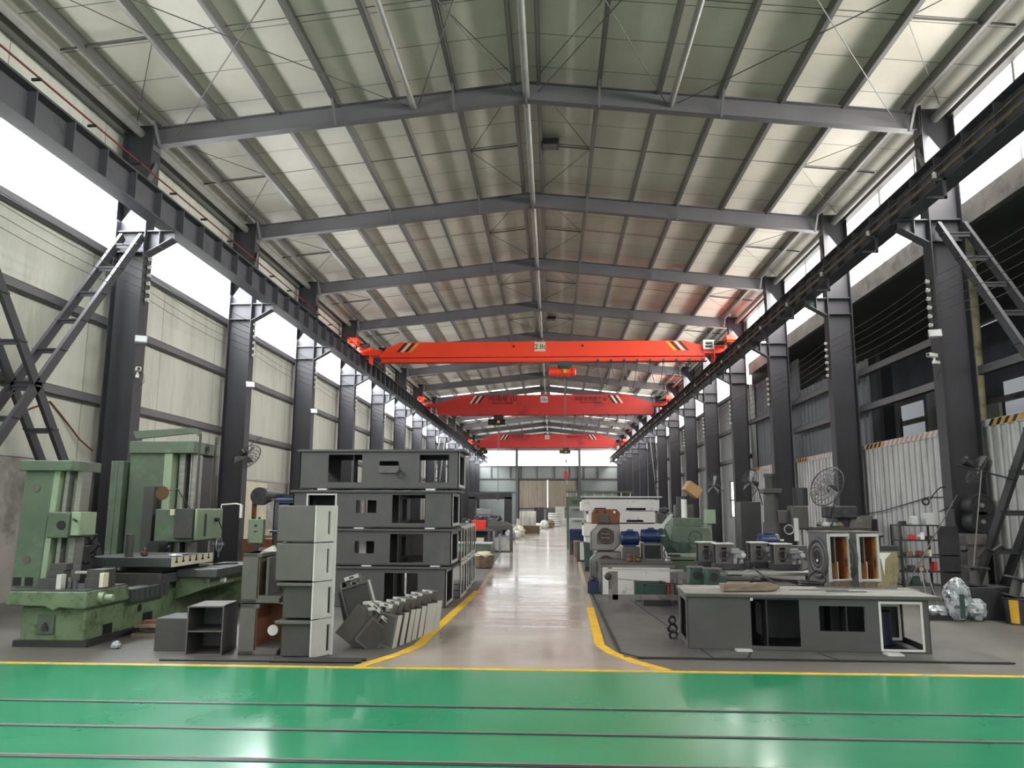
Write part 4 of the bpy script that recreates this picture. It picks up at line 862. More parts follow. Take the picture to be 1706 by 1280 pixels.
for i in range(9): pr += [(.36,.1+i*.19),(.33,.14+i*.19),(.33,.2+i*.19),(.36,.24+i*.19)]
pr += [(.3,1.86),(.28,1.88)]; put('shell', G().lathe([(max(r,.02),z) for r,z in pr],n=24), 'bright_blue', bl); put('lid', G().cyl((0,0,1.88),(0,0,1.95),.3,20), 'black_paint', bl)
bk = thing('grey_bin', 'tapered grey bin with dark rim in front of the blue drum', 'bin', (-5.45,16.6,0)); put('shell', G().cyl((0,0,.55),(0,0,1.25),.14,18,.2), 'pale_grey', bk); put('rim', G().torus((0,0,1.25),.2,.015), 'black_paint', bk); put('stand', G().box(-.2,.2,-.2,.2,0,.55), 'dark_steel', bk)
tag(put('dark_cabinet', G().box(-5.35,-4.75,17.3,18.0,0,1.40), 'dark_steel', bevel=.01), 'dark blue-black steel cabinet behind the slotted casting stack', 'cabinet')
tag(put('red_bench', G().box(-6.9,-6.0,17.6,18.2,0,.95), 'rust_brown', bevel=.01), 'dark red box-shaped bench behind the C castings', 'bench')
tag(put('white_bag', G().prism([(-3.42,9.3,1.112),(-3.24,9.3,1.112),(-3.28,9.3,1.18)],(0,.08,0)), 'white_paint'), 'small white pointed wrapper on top of the C castings', 'wrapper')
mat('navy','#10193a',.5)
# ================================================================ RIGHT SIDE
bf = frame('long low dark steel bench frame in front of the machines, pale scratched top', 1.57, 4.28, 0, .64, [(2.30,2.85,.06,.585),(3.07,3.58,.24,.52),(3.76,4.20,.05,.57)], [(3.73,4.21,.03,.58)], y0=9.6, dy=.95, grp='bench frames', plate_over=(.02,.12), m='frame_grey', see=False)
bf.rotation_euler.z = -.055
put('pale_top', G().box(-1.37,1.46,-.035,.98,.641,.646), 'frame_top', bf)
put('top_step', G().box(-1.3,1.5,.62,.97,.646,.652), 'bright_steel', bf)
for a,b in ((.55,.56),(.8,1.18)): put('inner_rim', G().plate('y',.5,.015,a,a+.42,.08,.5,[(a+.03,a+.39,.11,.47)]), 'machined_face', bf)
put('lifting_lug', G().box(-.63,-.60,-.03,-.01,.57,.635), 'machined_face', bf)
tag(put('steel_shim', G().box(2.1,2.28,9.52,9.64,.0,.03), 'machined_face'), 'left pale shim under the bench frame', 'shim', 'shims under the bench frame')
tag(put('steel_shim', G().box(3.72,3.9,9.35,9.5,.0,.03), 'machined_face'), 'right pale shim under the bench frame', 'shim', 'shims under the bench frame')
wd = G(); pts = [(2.03,9.78,.655),(2.60,9.88,.655),(2.68,9.9,.66),(2.72,9.91,.68),(2.73,9.91,.705),(2.70,9.905,.73),(2.62,9.89,.745),(2.02,9.78,.745)]
tag(put('wooden_block', wd.prism(pts,(-.02,.12,0)), 'wood', bevel=.006), 'weathered wooden block with one rounded end lying on the pale bench top', 'wood block')
for i,(a,b,w_) in enumerate((((2.85,9.98,.662),(3.55,9.96,.662),.012),((3.25,9.86,.66),(3.6,9.84,.66),.03),((3.6,9.87,.66),(3.72,9.84,.66),.02),((3.3,10.35,.665),(4.25,10.28,.665),.05))):
    tag(put('steel_strip', G().beam(a,b,w_,.008), 'dark_steel'), ['long thin dark strip on the pale bench top','short flat dark strip on the pale bench top','small dark scrap near the right of the bench top','broad strip at the back of the bench top'][i], 'strip', 'strips on the bench top')
tag(put('blue_container', G().cyl((3.93,10.05,.03),(3.93,10.05,.42),.12,20), 'navy'), 'dark blue container inside the white-rimmed opening of the bench frame', 'container')
ch = thing('drive_chain', 'small dark chain wheel leaning at the left end of the bench frame', 'wheel', (1.50,10.4,0)); put('hub', G().torus((0,0,.14),.05,.02,'y',10,5), 'black_paint', ch); put('link', G().torus((0,0,.24),.04,.016,'y',10,5), 'black_paint', ch); put('link', G().torus((.01,0,.06),.045,.016,'y',10,5), 'black_paint', ch)
# angle-iron table
at = thing('steel_table', 'bare steel angle table frame left of the bench frame', 'table', (1.0,13.3,0))
put('leg', G().box(-.03,.06,0,.06,0,.62), 'fascia', at); put('leg', G().box(-.03,.04,.9,.96,0,.62), 'fascia', at); put('leg', G().box(1.04,1.1,0,.06,0,.62), 'fascia', at); put('leg', G().box(1.04,1.1,.9,.96,0,.62), 'fascia', at)
put('top_rail', G().box(-.16,1.12,-.02,.05,.62,.655), 'bright_steel', at); put('top_rail', G().box(-.16,1.12,.9,.97,.62,.655), 'fascia', at)
put('cross_rail', G().box(-.03,1.1,.0,.05,.17,.25), 'fascia', at); put('end_rail', G().box(-.03,.02,.06,.9,.17,.25), 'fascia', at)
put('clamp_boss', G().lathe([(.03,-.06),(.06,-.04),(.06,.04),(.03,.06)],(-.1,0,.54),'y',12), 'dark_steel', at)
put('thin_rod', G().cyl((.05,0,.5),(1.08,0,.42),.005,6), 'black_paint', at); put('rod_knob', G().lathe([(.0,-.03),(.03,-.01),(.03,.01),(.0,.03)],(.75,0,.455),'z',10), 'black_paint', at)
sf = thing('small_steel_stand', 'small dark square stand with clamp under the angle table', 'stand', (1.55,13.9,0))
for x in (0,.42): put('post', G().box(x,x+.025,0,.02,0,.36), 'dark_steel', sf)
put('bar', G().box(0,.45,0,.02,.34,.36), 'dark_steel', sf); put('base', G().box(-.02,.42,-.05,.2,.0,.14), 'dark_steel', sf)
tag(put('dark_object', G().box(1.45,2.0,14.45,14.65,0,.36), 'green_motor', bevel=.01), 'dark green flat machine part behind the angle table', 'machine part')
tag(put('red_part', G().box(2.02,2.14,14.45,14.65,0,.34), 'crane_red', bevel=.01), 'dark red part beside the bench frame, behind the table', 'machine part')
# white-sided base with dark top, carrying motors
wb = thing('machine_plinth', 'white-sided low machine base with dark top behind the angle table', 'machine base', (.95,15.55,0))
put('white_side', G().box(0,1.3,0,.04,0.02,.56), 'dull_white', wb); put('left_side', G().box(-.02,.0,0,1.2,0,.6), 'frame_grey', wb)
put('dark_top', G().box(-.04,1.36,-.03,1.2,.57,.62), 'casting_dark', wb, bevel=.005); put('core', G().box(.02,1.3,.05,1.18,0,.57), 'casting_dark', wb)
ub = thing('blue_tank', 'small blue tank with oily fittings at the aisle edge', 'tank', (.78,15.95,0)); put('shell', G().box(-.1,.12,-.1,.12,0,.24), 'motor_blue', ub, bevel=.01); put('fittings', G().lathe([(.04,.24),(.06,.27),(.03,.3),(.03,.33)],n=8), 'junk_dark', ub)
# patterned castings stacked: chamfered slab with round bore and stepped ribs
def oct_cast(label, z, hole, sc_=1.):
    t = thing('bored_casting', label, 'casting', (1.10,16.82,z), 0, 'stacked bored castings'); W, Hh = .30*sc_, .54
    def outline(k, n=0):   # concentric chamfered outlines
        w_, h0, h1, c = W-k, k, Hh-k, max(.02,.17-k*.8); return [(-w_,0,h0),(w_-c*.7,0,h0),(w_,0,h0+c*.7),(w_,0,h1),(-w_+c,0,h1),(-w_,0,h1-c)]
    put('slab', G().prism(outline(0),(0,.45,0)), 'casting_grey', t, bevel=.005)
    for k in (.035,.06,.085,.11): 
        o_ = outline(k); g = G()
        for i in range(6): a = Vector(o_[i])+Vector((0,-.004,0)); b = Vector(o_[(i+1)%6])+Vector((0,-.004,0)); g.beam(a,b,.008,.008)
        put('raised_rib', g, 'bright_steel', t)
    cx, cz = .0, Hh*.56
    put('bore_ring', G().torus((cx,-.005,cz),.15,.018,'y',30,8), 'casting_dark', t)
    put('bore', G().cyl((cx,-.004,cz),(cx,-.009,cz),.14,30), 'black_paint', t)
    put('inner_ring', G().torus((cx,-.012,cz),.105,.012,'y',26,6), 'rust_brown', t); put('inner_lip', G().torus((cx+.01,-.012,cz),.15,.012,'y',16,5,-1.2,1.0), 'rust_brown', t)
    for zz in (-.04,.04): put('bore_rib', G().box(cx-.09,cx+.09,-.02,-.01,cz+zz-.016,cz+zz+.016), 'casting_grey', t)
    return t
oct_cast('lower bored chamfered casting standing at the right aisle edge', 0.22, True, 1.05)
tag(put('dark_plinth', G().box(.76,1.44,16.82,17.3,0,.22), 'casting_dark'), 'dark plinth under the two bored castings', 'plinth')
oct_cast('upper bored casting with stepped ribs, stacked at the right aisle edge', .78, True)
rc = thing('rusty_bracket', 'reddish-brown rusty bracket with bolt holes on top of the bored castings', 'bracket', (1.13,16.9,1.33))
put('plate', G().prism([(-.30,0,0),(.27,0,0),(.29,0,.22),(.22,0,.30),(-.24,0,.30),(-.30,0,.22)],(0,.3,0)), 'rust_brown', rc, bevel=.01); put('dark_block', G().box(-.16,.05,-.03,0,.02,.17), 'casting_dark', rc)
for x in (-.2,-.03,.17): put('bolt_hole', G().cyl((x,-.002,.24),(x,-.012,.24),.028,12), 'cream_paint' if x > 0 else 'black_paint', rc)
def motor(label, x, y, z, L_, R, m='motor_blue', face=False):
    t = thing('electric_motor', label, 'motor', (x,y,z), 0, 'blue electric motors')
    g = G().lathe([(R*.5,-L_/2),(R*.92,-L_/2+.01),(R,-L_/2+.03),(R,-L_*.3),(R*.95,-L_*.28),(R*.95,L_*.3),(R,L_*.32),(R,L_/2-.02),(R*.6,L_/2)],(0,0,0),'x',22)
    put('body', g, m, t)
    f = G()
    for i in range(14): a = 2*PI*i/14; f.box(-L_*.27,L_*.29,-.004,.004,R*.93,R*1.03).v[-8:] ; vs = [Matrix.Rotation(a,3,'X') @ Vector(v) for v in f.v[-8:]]; f.v[-8:] = [tuple(v) for v in vs]
    put('cooling_fins', f, m, t); put('terminal_box', G().box(-.05,.07,-.05,.05,R*.9,R*1.25), m, t, bevel=.006); put('feet', G().box(-L_*.3,L_*.3,-R*.8,R*.8,-R*1.12,-R*.95), m, t)
    put('shaft', G().cyl((L_/2,0,0),(L_/2+.09,0,0),.022,10), 'bright_steel', t)
motor('left dark blue electric motor beside the bored castings', 1.56,16.4,1.05,.38,.14); motor('right dark blue electric motor above the ribbed radiator', 1.98,16.4,1.10,.40,.13)
tag(put('motor_stand', G().box(1.42,1.74,16.2,16.6,.622,.885), 'casting_dark', bevel=.01), 'dark stand under the left blue motor', 'stand')
rd = thing('finned_unit', 'dark finned square unit under the right blue motor', 'cooling unit', (1.79,16.1,.622)); put('casing', G().plate('y',0,.06,0,.38,0,.33,[(.03,.35,.04,.30)]).box(0,.38,.06,.4,0,.33), 'casting_grey', rd)
g = G(); 
for i in range(16): g.box(.035+i*.02,.043+i*.02,.01,.06,.04,.30)
put('fins', g, 'dark_steel', rd); put('sill', G().box(-.03,.41,-.02,.4,-.0,.025), 'casting_grey', rd)
for i,(x,y,c,h) in enumerate(((1.48,15.75,'rust_brown',.14),(1.58,15.8,'clutter_brown',.09),(1.66,15.75,'brass',.12),(2.23,15.8,'galvanised',.1))):
    tag(put('small_part', G().lathe([(.05,0),(.06,.03),(.045,h*.6),(.06,h*.8),(.03,h)],(x,y,.622),n=9), c), ['rusty dark part on the white-sided base','brown small part on the white-sided base','tawny small part on the white-sided base','silvery small part right of the finned unit'][i], 'machine part', 'small parts on the white-sided base')
tag(put('white_board', G().beam((1.42,16.5,.92),(1.52,16.3,.64),.04,.03), 'cream_paint'), 'short cream board leaning on the bored castings', 'board')
ax = thing('lever_device', 'pale lever arm with black wrapped end above the green machine', 'arm', (2.2,16.5,1.25)); put('arm', G().beam((0,0,0),(.24,0,.28),.05,.06), 'pale_grey', ax); put('wrapped_end', G().lathe([(.03,0),(.1,.04),(.11,.09),(.03,.14)],(.08,0,.29),n=10), 'junk_dark', ax); put('arm_post', G().cyl((0,0,-1.25),(0,0,0),.04,8), 'green_motor', ax)
# big green lathe headstock
lt = thing('green_lathe', 'big green machine head with round badge, right of the blue motors', 'lathe', (2.9,17.0,0))
put('head_case', G().prism([(-.42,0,1.0),(-.38,0,.62),(.42,0,.62),(.46,0,.9),(.38,0,1.26),(-.42,0,1.28)],(0,.9,0)), 'machine_green', lt, bevel=.02)
put('head_top', G().box(-.36,.26,.1,.9,1.26,1.45), 'machine_green', lt, bevel=.02); put('round_badge', G().torus((.08,-.005,1.05),.13,.01,'y',26,5), 'junk_dark', lt); put('badge_mark', G().beam((.05,-.01,1.1),(.1,-.01,1.05),.012,.012).beam((.1,-.01,1.05),(.07,-.01,.99),.012,.012), 'junk_dark', lt)
put('bed', G().box(-.6,.7,-.1,.8,.0,.60), 'green_motor', lt, bevel=.01)
put('slide', G().box(-.5,.6,-.5,-.1,.62,.68), 'machine_green', lt); put('slide_way', G().box(-.55,.65,-.45,-.3,.72,.745).box(-.3,.3,-.4,-.35,.68,.72), 'bright_steel', lt); put('front_apron', G().box(-.5,.6,-.46,-.1,.25,.6), 'machine_green', lt)
put('pump', G().lathe([(.1,0),(.12,.06),(.12,.2),(.06,.24)],(-.2,-.3,.76),n=14), 'green_motor', lt); put('curved_pipe', G().tube([(-.5,-.2,1.0),(-.3,-.3,.93),(0,-.3,.85),(.2,-.2,.84)],.012,6), 'dark_steel', lt)
put('pivot_arm', G().beam((-.62,0,1.2),(-.42,-.1,.7),.14,.14), 'green_motor', lt); put('handwheel', G().torus((-.48,-.2,.74),.12,.014,'y',18,5), 'dark_steel', lt)
tag(put('green_cabinet', G().box(3.42,3.62,18.0,18.3,1.32,1.63).box(3.50,3.55,18.1,18.2,0,1.32), 'machine_green_light', bevel=.005), 'pale green electric cabinet on a post behind the green lathe', 'cabinet')
vm = thing('milling_machine', 'dark green milling machine head with tilted cardboard box on top', 'milling machine', (3.15,20.0,0)); put('column', G().box(-.25,.35,0,.6,0,1.5), 'green_motor', vm, bevel=.02); put('head', G().box(-.15,.3,-.3,.1,1.3,1.75), 'casting_dark', vm, bevel=.03); put('motor_cap', G().cyl((.05,-.1,1.75),(.05,-.1,1.95),.14,14), 'dark_steel', vm); put('quill', G().cyl((.05,-.15,1.0),(.05,-.15,1.3),.06,12), 'bright_steel', vm)
cbx = put('cardboard_box', G().box(-.19,.19,-.14,.14,-.13,.13), 'cardboard', loc=(3.45,19.9,2.12)); cbx.rotation_euler = (0,.6,.2); tag(cbx, 'tilted brown cardboard box on top of the milling machine', 'box')
tag(put('white_roll', G().cyl((2.85,17.5,1.452),(2.85,17.5,1.85),.06,12), 'white_paint'), 'white roll standing on the green lathe', 'roll')
# row of four ring castings with valve blocks on slide rails
rb = thing('slide_bed', 'long dark slide bed with bright rails behind the bench frame', 'slide bed', (0,0,0))
put('bed_body', G().box(2.15,3.7,12.3,14.9,.0,.50).box(3.7,4.75,13.15,14.7,.0,.50), 'casting_dark', rb, bevel=.01)
for y,x0,x1 in ((12.55,2.2,3.0),(12.75,2.25,3.1),(12.95,2.3,3.2),(14.3,3.9,4.8)): put('rail', G().box(x0,x1,y,y+.09,.50,.545), 'bright_steel', rb)
pln = G().box(2.78,4.3,13.0,13.45,.60,.655)
put('polished_way', pln, 'bright_steel', rb, bevel=.008); put('way_support', G().box(2.85,3.0,13.05,13.4,.5,.6).box(4.1,4.25,13.16,13.4,.5,.6), 'casting_dark', rb)
for i,(x,y) in enumerate(((2.62,13.9),(2.80,13.35),(3.50,13.9),(3.74,13.35))):
    nm = ['back left','front left','back right','front right'][i]
    t = thing('ring_casting', f'grey ring casting with silver valve block, {nm} of the four on the slide rails', 'casting', (x,y,.66), 0, 'ring castings on the slide rails')
    put('ring_plate', G().plate('y',0,.05,-.125,.125,.08,.40,[(-.045,.045,.12,.35)]), 'casting_grey', t); put('top_plate', G().box(-.14,.16,-.02,.3,.40,.42), 'machined_face', t)
    put('ring', G().torus((0,-.005,.235),.07,.014,'y',22,6), 'casting_dark', t); put('side_plate', G().box(.125,.15,0,.28,.08,.40), 'casting_grey', t); put('rear_plate', G().box(-.125,.15,.26,.3,.08,.40), 'casting_dark', t)
    put('base', G().box(-.16,.26,-.05,.3,-.0,.09), 'dark_steel', t, bevel=.01)
    vb = put('valve_block', G().box(.15,.30,-.12,.05,.18,.30).box(.10,.22,-.14,-.04,.26,.34).lathe([(.035,.1),(.04,.14),(.03,.18)],(.26,-.06,0),n=8), 'galvanised', t, bevel=.008)
    put('valve_cap', G().cyl((.28,-.12,.24),(.28,-.16,.24),.035,10), 'pale_grey', vb)
    put('hose', G().tube([(.2,-.12,.2),(.17,-.16,.08),(.22,-.2,-.0),(.33,-.2,.03),(.38,-.16,.14),(.3,-.13,.2)],.011,6), 'black_paint', t)
for i,(x,y) in enumerate(((2.18,12.4),(2.38,12.1))):
    t = thing('green_bearing_block', f'dark green cast bearing block at the left end of the slide bed, {["rear","front"][i]} one', 'bearing block', (x,y,.50), 0, 'green bearing blocks')
    put('wedge', G().prism([(-.12,0,0),(.24,0,0),(.1,0,.16),(.08,0,.24),(-.1,0,.24)],(0,.25,0)), 'green_motor', t, bevel=.01); put('bore', G().cyl((0,-.004,.14),(0,-.02,.14),.06,16), 'black_paint', t); put('top', G().box(-.12,.12,-.02,.25,.24,.26), 'casting_grey', t)
# black hose coil and hydraulic cylinder
hc = thing('hose_coil', 'coil of black hose lying behind the bench top with one loop standing up', 'hose', (3.62,11.55,.50))
for r,z in ((.17,.02),(.18,.05),(.16,.08),(.17,.11)): put('coil_turn', G().torus((.02,.1,z),r,.014,'z',26,6), 'black_paint', hc)
put('upright_loop', G().tube([(-.75,.2,.30),(-.62,.05,.17),(-.45,-.05,.06),(-.2,-.1,.02),(.05,-.1,.05),(.18,-.05,.15),(.16,0,.25),(.08,.02,.28),(-.02,.05,.2),(-.04,.06,.1)],.014,7), 'black_paint', hc)
tag(put('coil_crate', G().box(3.15,3.9,11.25,11.9,0,.49), 'casting_dark', bevel=.01), 'low dark steel crate behind the bench frame under the hose coil', 'crate')
tag(put('hydraulic_cylinder', G().lathe([(.03,-.45),(.03,-.2),(.055,-.19),(.055,.3),(.03,.32),(.03,.42)],(2.75,12.6,.56),'x',14), 'dark_steel'), 'dark horizontal hydraulic cylinder lying behind the bench frame', 'cylinder')
tag(put('wooden_beam', G().beam((2.45,11.15,.55),(3.7,11.0,.55),.12,.08), 'wood'), 'long dark timber lying behind the bench frame', 'beam')
tag(put('timber_rest', G().box(2.5,3.1,10.95,11.3,0,.505), 'dark_steel'), 'dark box supporting the long timber behind the bench', 'box')
# brown-lined castings standing on their side
def lined(label, x, y, rz, step=False):
    t = thing('lined_casting', label, 'casting', (x,y,0), rz, 'ochre-lined castings'); D, W, H = .42, .42, 1.30
    # bored face on the local -x side, open ribbed side on the local -y side
    put('bored_face', G().prism([(0,0,0),(0,D,0),(0,D,.5),(0,D+.03,.8),(0,D-.04,H),(0,0,H)],(.05,0,0)), 'casting_grey', t, bevel=.012)
    for r,tk,mm in ((.185,.03,'casting_dark'),(.13,.026,'casting_grey'),(.085,.018,'casting_dark')):
        put('bore_ring', G().torus((0,0,0),r,tk,'x',30,8).xf(Matrix.Translation((-.004,D*.5,.92)) @ Matrix.Diagonal((1,1,1.45,1))), mm, t)
    put('bore', G().cyl((-.012,0,0),(-.004,0,0),.08,24).xf(Matrix.Translation((0,D*.5,.92)) @ Matrix.Diagonal((1,1,1.45,1))), 'black_paint', t)
    put('hub', G().lathe([(.01,-.02),(.02,-.015),(.02,-.005)],(-.01,D*.5,.88),'x',14), 'machined_face', t)
    put('opening_rim', G().plate('y',0,.03,.0,W,.58,H-.02,[(.05,W-.04,.62,H-.07)]), 'pale_grey', t, bevel=.004)
    put('lower_leg', G().box(.05,W*(.72 if step else 1),.0,.05,0,.6), 'clutter_brown', t); put('lower_rib', G().box(.16,.19,-.01,.0,.02,.56).box(.3,.33,-.01,0,.02,.56), 'casting_grey', t)
    put('lining', G().box(.05,W-.03,D-.03,D,.55,H-.04).box(W-.05,W-.03,.03,D-.03,.55,H-.04).box(.05,W-.03,.03,D-.03,.56,.6), 'ochre_paint', t)
    put('red_lining', G().box(.05,.065,.03,D-.03,.55,H-.04), 'rust_brown', t)
    put('rib', G().box(.15,.18,.04,D-.03,.85,H-.05), 'casting_grey', t); put('rib', G().box(.18,.20,.03,D-.1,.6,.87), 'cardboard', t); put('rib', G().box(.34,.36,.06,D-.03,.6,H-.05), 'rust_brown', t)
    put('top', G().box(-.0,W,0,D,H-.03,H+.01), 'casting_grey', t, bevel=.006); put('back', G().box(.05,W-.02,D-.0,D+.03,.0,H-.04), 'casting_grey', t)
    return t
lined('left ochre-lined casting with oval bore, behind the bench frame', 4.02,12.0,.42); lined('right ochre-lined casting with oval bore and wide open ribbed side', 4.46,12.05,.42, step=True)
# radial drill
dr = thing('radial_drill', 'dark radial drilling machine with tall round column and motor on top', 'drilling machine', (4.95,18.4,0))
put('column', G().cyl((0,0,0),(0,0,2.0),.16,24), 'casting_dark', dr); put('column_sleeve', G().cyl((0,0,.95),(0,0,1.35),.2,24), 'casting_dark', dr); put('column_cap', G().box(-.2,.2,-.2,.2,2.0,2.1), 'casting_dark', dr, bevel=.01); put('top_motor', G().cyl((0,0,2.1),(0,0,2.42),.12,18).cyl((0,0,2.36),(0,0,2.44),.14,18), 'dark_steel', dr)
put('arm', G().box(.1,.78,-.16,.16,1.32,1.62), 'casting_dark', dr, bevel=.02); hd2 = put('drill_head', G().box(.34,.72,-.35,.0,1.2,1.72), 'casting_dark', dr, bevel=.03); put('head_motor', G().cyl((.62,-.15,1.72),(.62,-.15,2.12),.16,18), 'dark_steel', hd2); put('control_plate', G().box(.38,.48,-.37,-.35,.95,1.45), 'pale_grey', hd2); put('wheel', G().torus((.26,-.4,1.2),.1,.014,'y',18,5), 'galvanised', hd2); put('spindle', G().cyl((.55,-.2,.85),(.55,-.2,1.2),.06,12), 'bright_steel', hd2)
put('base', G().box(-.3,1.4,-.5,.4,0,.25), 'casting_dark', dr, bevel=.02)
motor('royal blue electric motor in front of the radial drill column', 4.33,16.4,1.02,.42,.13)
tag(put('motor_pedestal', G().box(4.15,4.55,16.2,16.6,0,.875), 'dark_steel'), 'dark pedestal under the royal blue motor', 'pedestal')
gc = thing('grey_control_cabinet', 'flat dark grey cabinet right of the ring castings', 'cabinet', (4.38,14.9,0)); put('case', G().box(-.2,.24,0,.25,.72,.98), 'frame_grey', gc, bevel=.005); put('stand', G().box(-.15,-.1,.1,.15,0,.72).box(.12,.17,.1,.15,0,.72), 'casting_grey', gc)
tag(put('dark_locker', G().box(5.1,5.65,22.0,22.6,0,1.85), 'dark_steel', bevel=.01), 'tall dark locker behind the radial drill', 'locker')
mm_ = thing('covered_milling_machine', 'dark milling machine draped with cloths under the large fan', 'milling machine', (6.55,18.5,0)); put('body', G().box(-.3,.5,-.3,.5,0,1.15), 'junk_dark', mm_, bevel=.03); put('table', G().box(-.75,.55,-.25,.25,1.15,1.25), 'casting_dark', mm_, bevel=.01); put('ram', G().box(-.4,.3,-.15,.2,1.45,1.72), 'junk_dark', mm_, bevel=.03); put('neck', G().box(-.1,.3,0,.4,1.25,1.5), 'junk_dark', mm_); put('cloth', G().lathe([(.2,0),(.17,.12),(.1,.22),(.03,.26)],(.3,0,1.25),n=7), 'casting_grey', mm_, smooth=False); put('cutter', G().lathe([(.1,0),(.12,.05),(.05,.12)],(-.5,-.1,1.26),n=9), 'machine_green', mm_); put('front_lump', G().lathe([(.22,.2),(.3,.5),(.2,.9),(.25,1.1)],(.1,-.5,0),n=9), 'junk_dark', mm_)
for i,(x,y,z,m_,l_) in enumerate(((6.1,18.1,1.26,'pale_grey','pale rag lying on the milling table'),(6.3,18.1,1.251,'machine_green','green cast part on the milling table'),(6.45,18.2,1.251,'clutter_brown','brown part on the milling table'))): tag(put('table_part', G().lathe([(.08,0),(.1,.03),(.06,.09),(.02,.11)],(x,y+.2,z),n=8), m_), l_, 'machine part', 'parts on the milling table')
eb = thing('electric_box', 'grey electric box with lock on the second right column', 'electric box', (7.62,21.45,1.5)); put('case', G().box(-.45,-.05,-.15,0,-.17,.15), 'casting_grey', eb, bevel=.008); put('lock', G().cyl((-.3,-.15,0),(-.3,-.17,0),.025,10), 'galvanised', eb); put('bracket', G().box(-.06,.1,-.05,.18,-.1,.1), 'dark_steel', eb)
tag(put('leaning_board', G().beam((7.5,19.8,0.75),(7.62,19.9,1.5),.3,.04), 'casting_grey'), 'dull green-grey panel leaning beside the electric box', 'panel'); tag(put('panel_cabinet', G().box(7.2,7.9,19.95,20.5,0,1.42), 'dark_steel'), 'dark cabinet behind the leaning panel', 'cabinet')
tk = thing('coolant_hopper', 'stained grey-green hopper tank with taps on top, left of the shelf', 'tank', (6.0,15.0,0)); put('tank', G().prism([(-.18,0,.0),(.16,0,.0),(.28,0,.55),(.26,0,.92),(-.25,0,.92),(-.25,0,.5)],(0,.4,0)), 'yellowed_pipe', tk, bevel=.02); put('rim', G().box(-.27,.28,-.02,.42,.9,.98), 'dark_steel', tk); put('paint_run', G().prism([(-.15,-.006,.86),(.15,-.006,.86),(.03,-.006,.74),(.0,-.006,.45),(-.04,-.006,.74)],(0,.005,0)), 'white_paint', tk); put('tap', G().cyl((0,.1,.98),(0,.1,1.16),.015,8).cyl((-.04,.1,1.14),(.06,.1,1.17),.03,8), 'black_paint', tk); put('dark_foot', G().box(-.3,-.16,.05,.4,0,.5), 'dark_steel', tk)
# shelf rack with things on it
sr = thing('tool_shelf', 'dark steel shelf rack crowded with parts before the nearest right column', 'shelf', (6.72,15.1,0))
for x in (-.34,.34):
    for y in (0,.4): put('post', G().box(x-.015,x+.015,y-.015,y+.015,0,1.36), 'dark_steel', sr)
for z in (.28,.52,.78,1.08,1.35): put('shelf', G().box(-.35,.35,-.02,.42,z-.012,z+.012), 'dark_steel', sr)
put('side_rack', G().box(.36,.7,0,.02,.2,1.34).box(.38,.68,0,.4,.5,.52).box(.38,.68,0,.4,.8,.82), 'dark_steel', sr)
it = [(-.05,1.362,.10,.16,'pale_grey','small grey carton on top of the shelf rack'),(.22,1.362,.16,.22,'pale_grey','larger open grey carton on top of the shelf rack'),(-.25,1.362,.09,.07,'black_paint','black coil of cable at the left on top of the shelf'),(-.1,1.092,.09,.09,'crane_red','reddish box on the upper shelf'),(.06,1.092,.07,.14,'white_paint','white jar on the upper shelf'),(.22,1.092,.1,.07,'casting_dark','dark part on the upper shelf'),
      (-.2,.792,.12,.08,'clutter_brown','brown tools on the middle shelf'),(.02,.792,.1,.10,'rust_brown','dark red tool box on the middle shelf'),(.18,.792,.04,.12,'cream_paint','cream carton end on the middle shelf'),(-.15,.532,.1,.1,'green_motor','green tin on the lower shelf'),(.0,.532,.08,.07,'cardboard','peach coloured bundle on the lower shelf'),(.26,.532,.06,.16,'crane_red','pinkish red bag on the lower shelf'),(-.1,.292,.14,.14,'green_motor','dark green crate on the bottom shelf')]
for dx,z,w_,h,m_,l_ in it: tag(put('shelf_item', G().prism([(6.72+dx-w_/2,15.12,z),(6.72+dx+w_/2,15.12,z),(6.72+dx+w_/2*.85,15.12,z+h),(6.72+dx-w_/2*.9,15.12,z+h*.9)],(0,.16,0)), m_, bevel=.004), l_, 'item', 'things on the shelf rack')
for i in range(12):
    x = 6.47+.18*(i%3)+random.random()*.05; z = (1.092,.792,.532,.292)[i//3]; tag(put('metal_part', G().lathe([(.02,0),(.03+.02*random.random(),.02),(.02,.05+.04*random.random()),(.01,.08)],(x,15.38,z),n=8), random.choice(('galvanised','junk_dark','clutter_brown'))), f'{["left","middle","right"][i%3]} small metal part at the back of the shelf rack, {["top","second","third","lowest"][i//3]} board', 'part', 'small metal parts on the shelf rack')
sg2 = thing('desk_lamp', 'jointed black lamp arm fixed to the column above the shelf', 'lamp', (7.5,15.62,1.95)); put('arm', G().tube([(0,0,.12),(-.15,-.1,.1),(-.3,-.2,0),(-.42,-.25,-.12)],.012,6), 'black_paint', sg2); put('ring_head', G().torus((-.5,-.25,-.16),.06,.018,'y',16,6), 'black_paint', sg2)
tag(put('cable_hook', G().tube([(7.63,15.62,1.68),(7.55,15.6,1.68),(7.42,15.5,1.66),(7.3,15.5,1.60)],.014,6), 'black_paint'), 'short black cable end sticking out from the column above the shelf', 'cable')
tag(put('wall_cable', G().tube([(8.35,25,1.75),(8.3,22.3,1.5),(8.3,20.5,1.62),(8.36,18.2,1.92),(8.36,16.6,1.88),(8.3,16.0,1.9)],.012,5), 'black_paint'), 'thin dark cable running along the white hoarding at head height', 'cable')
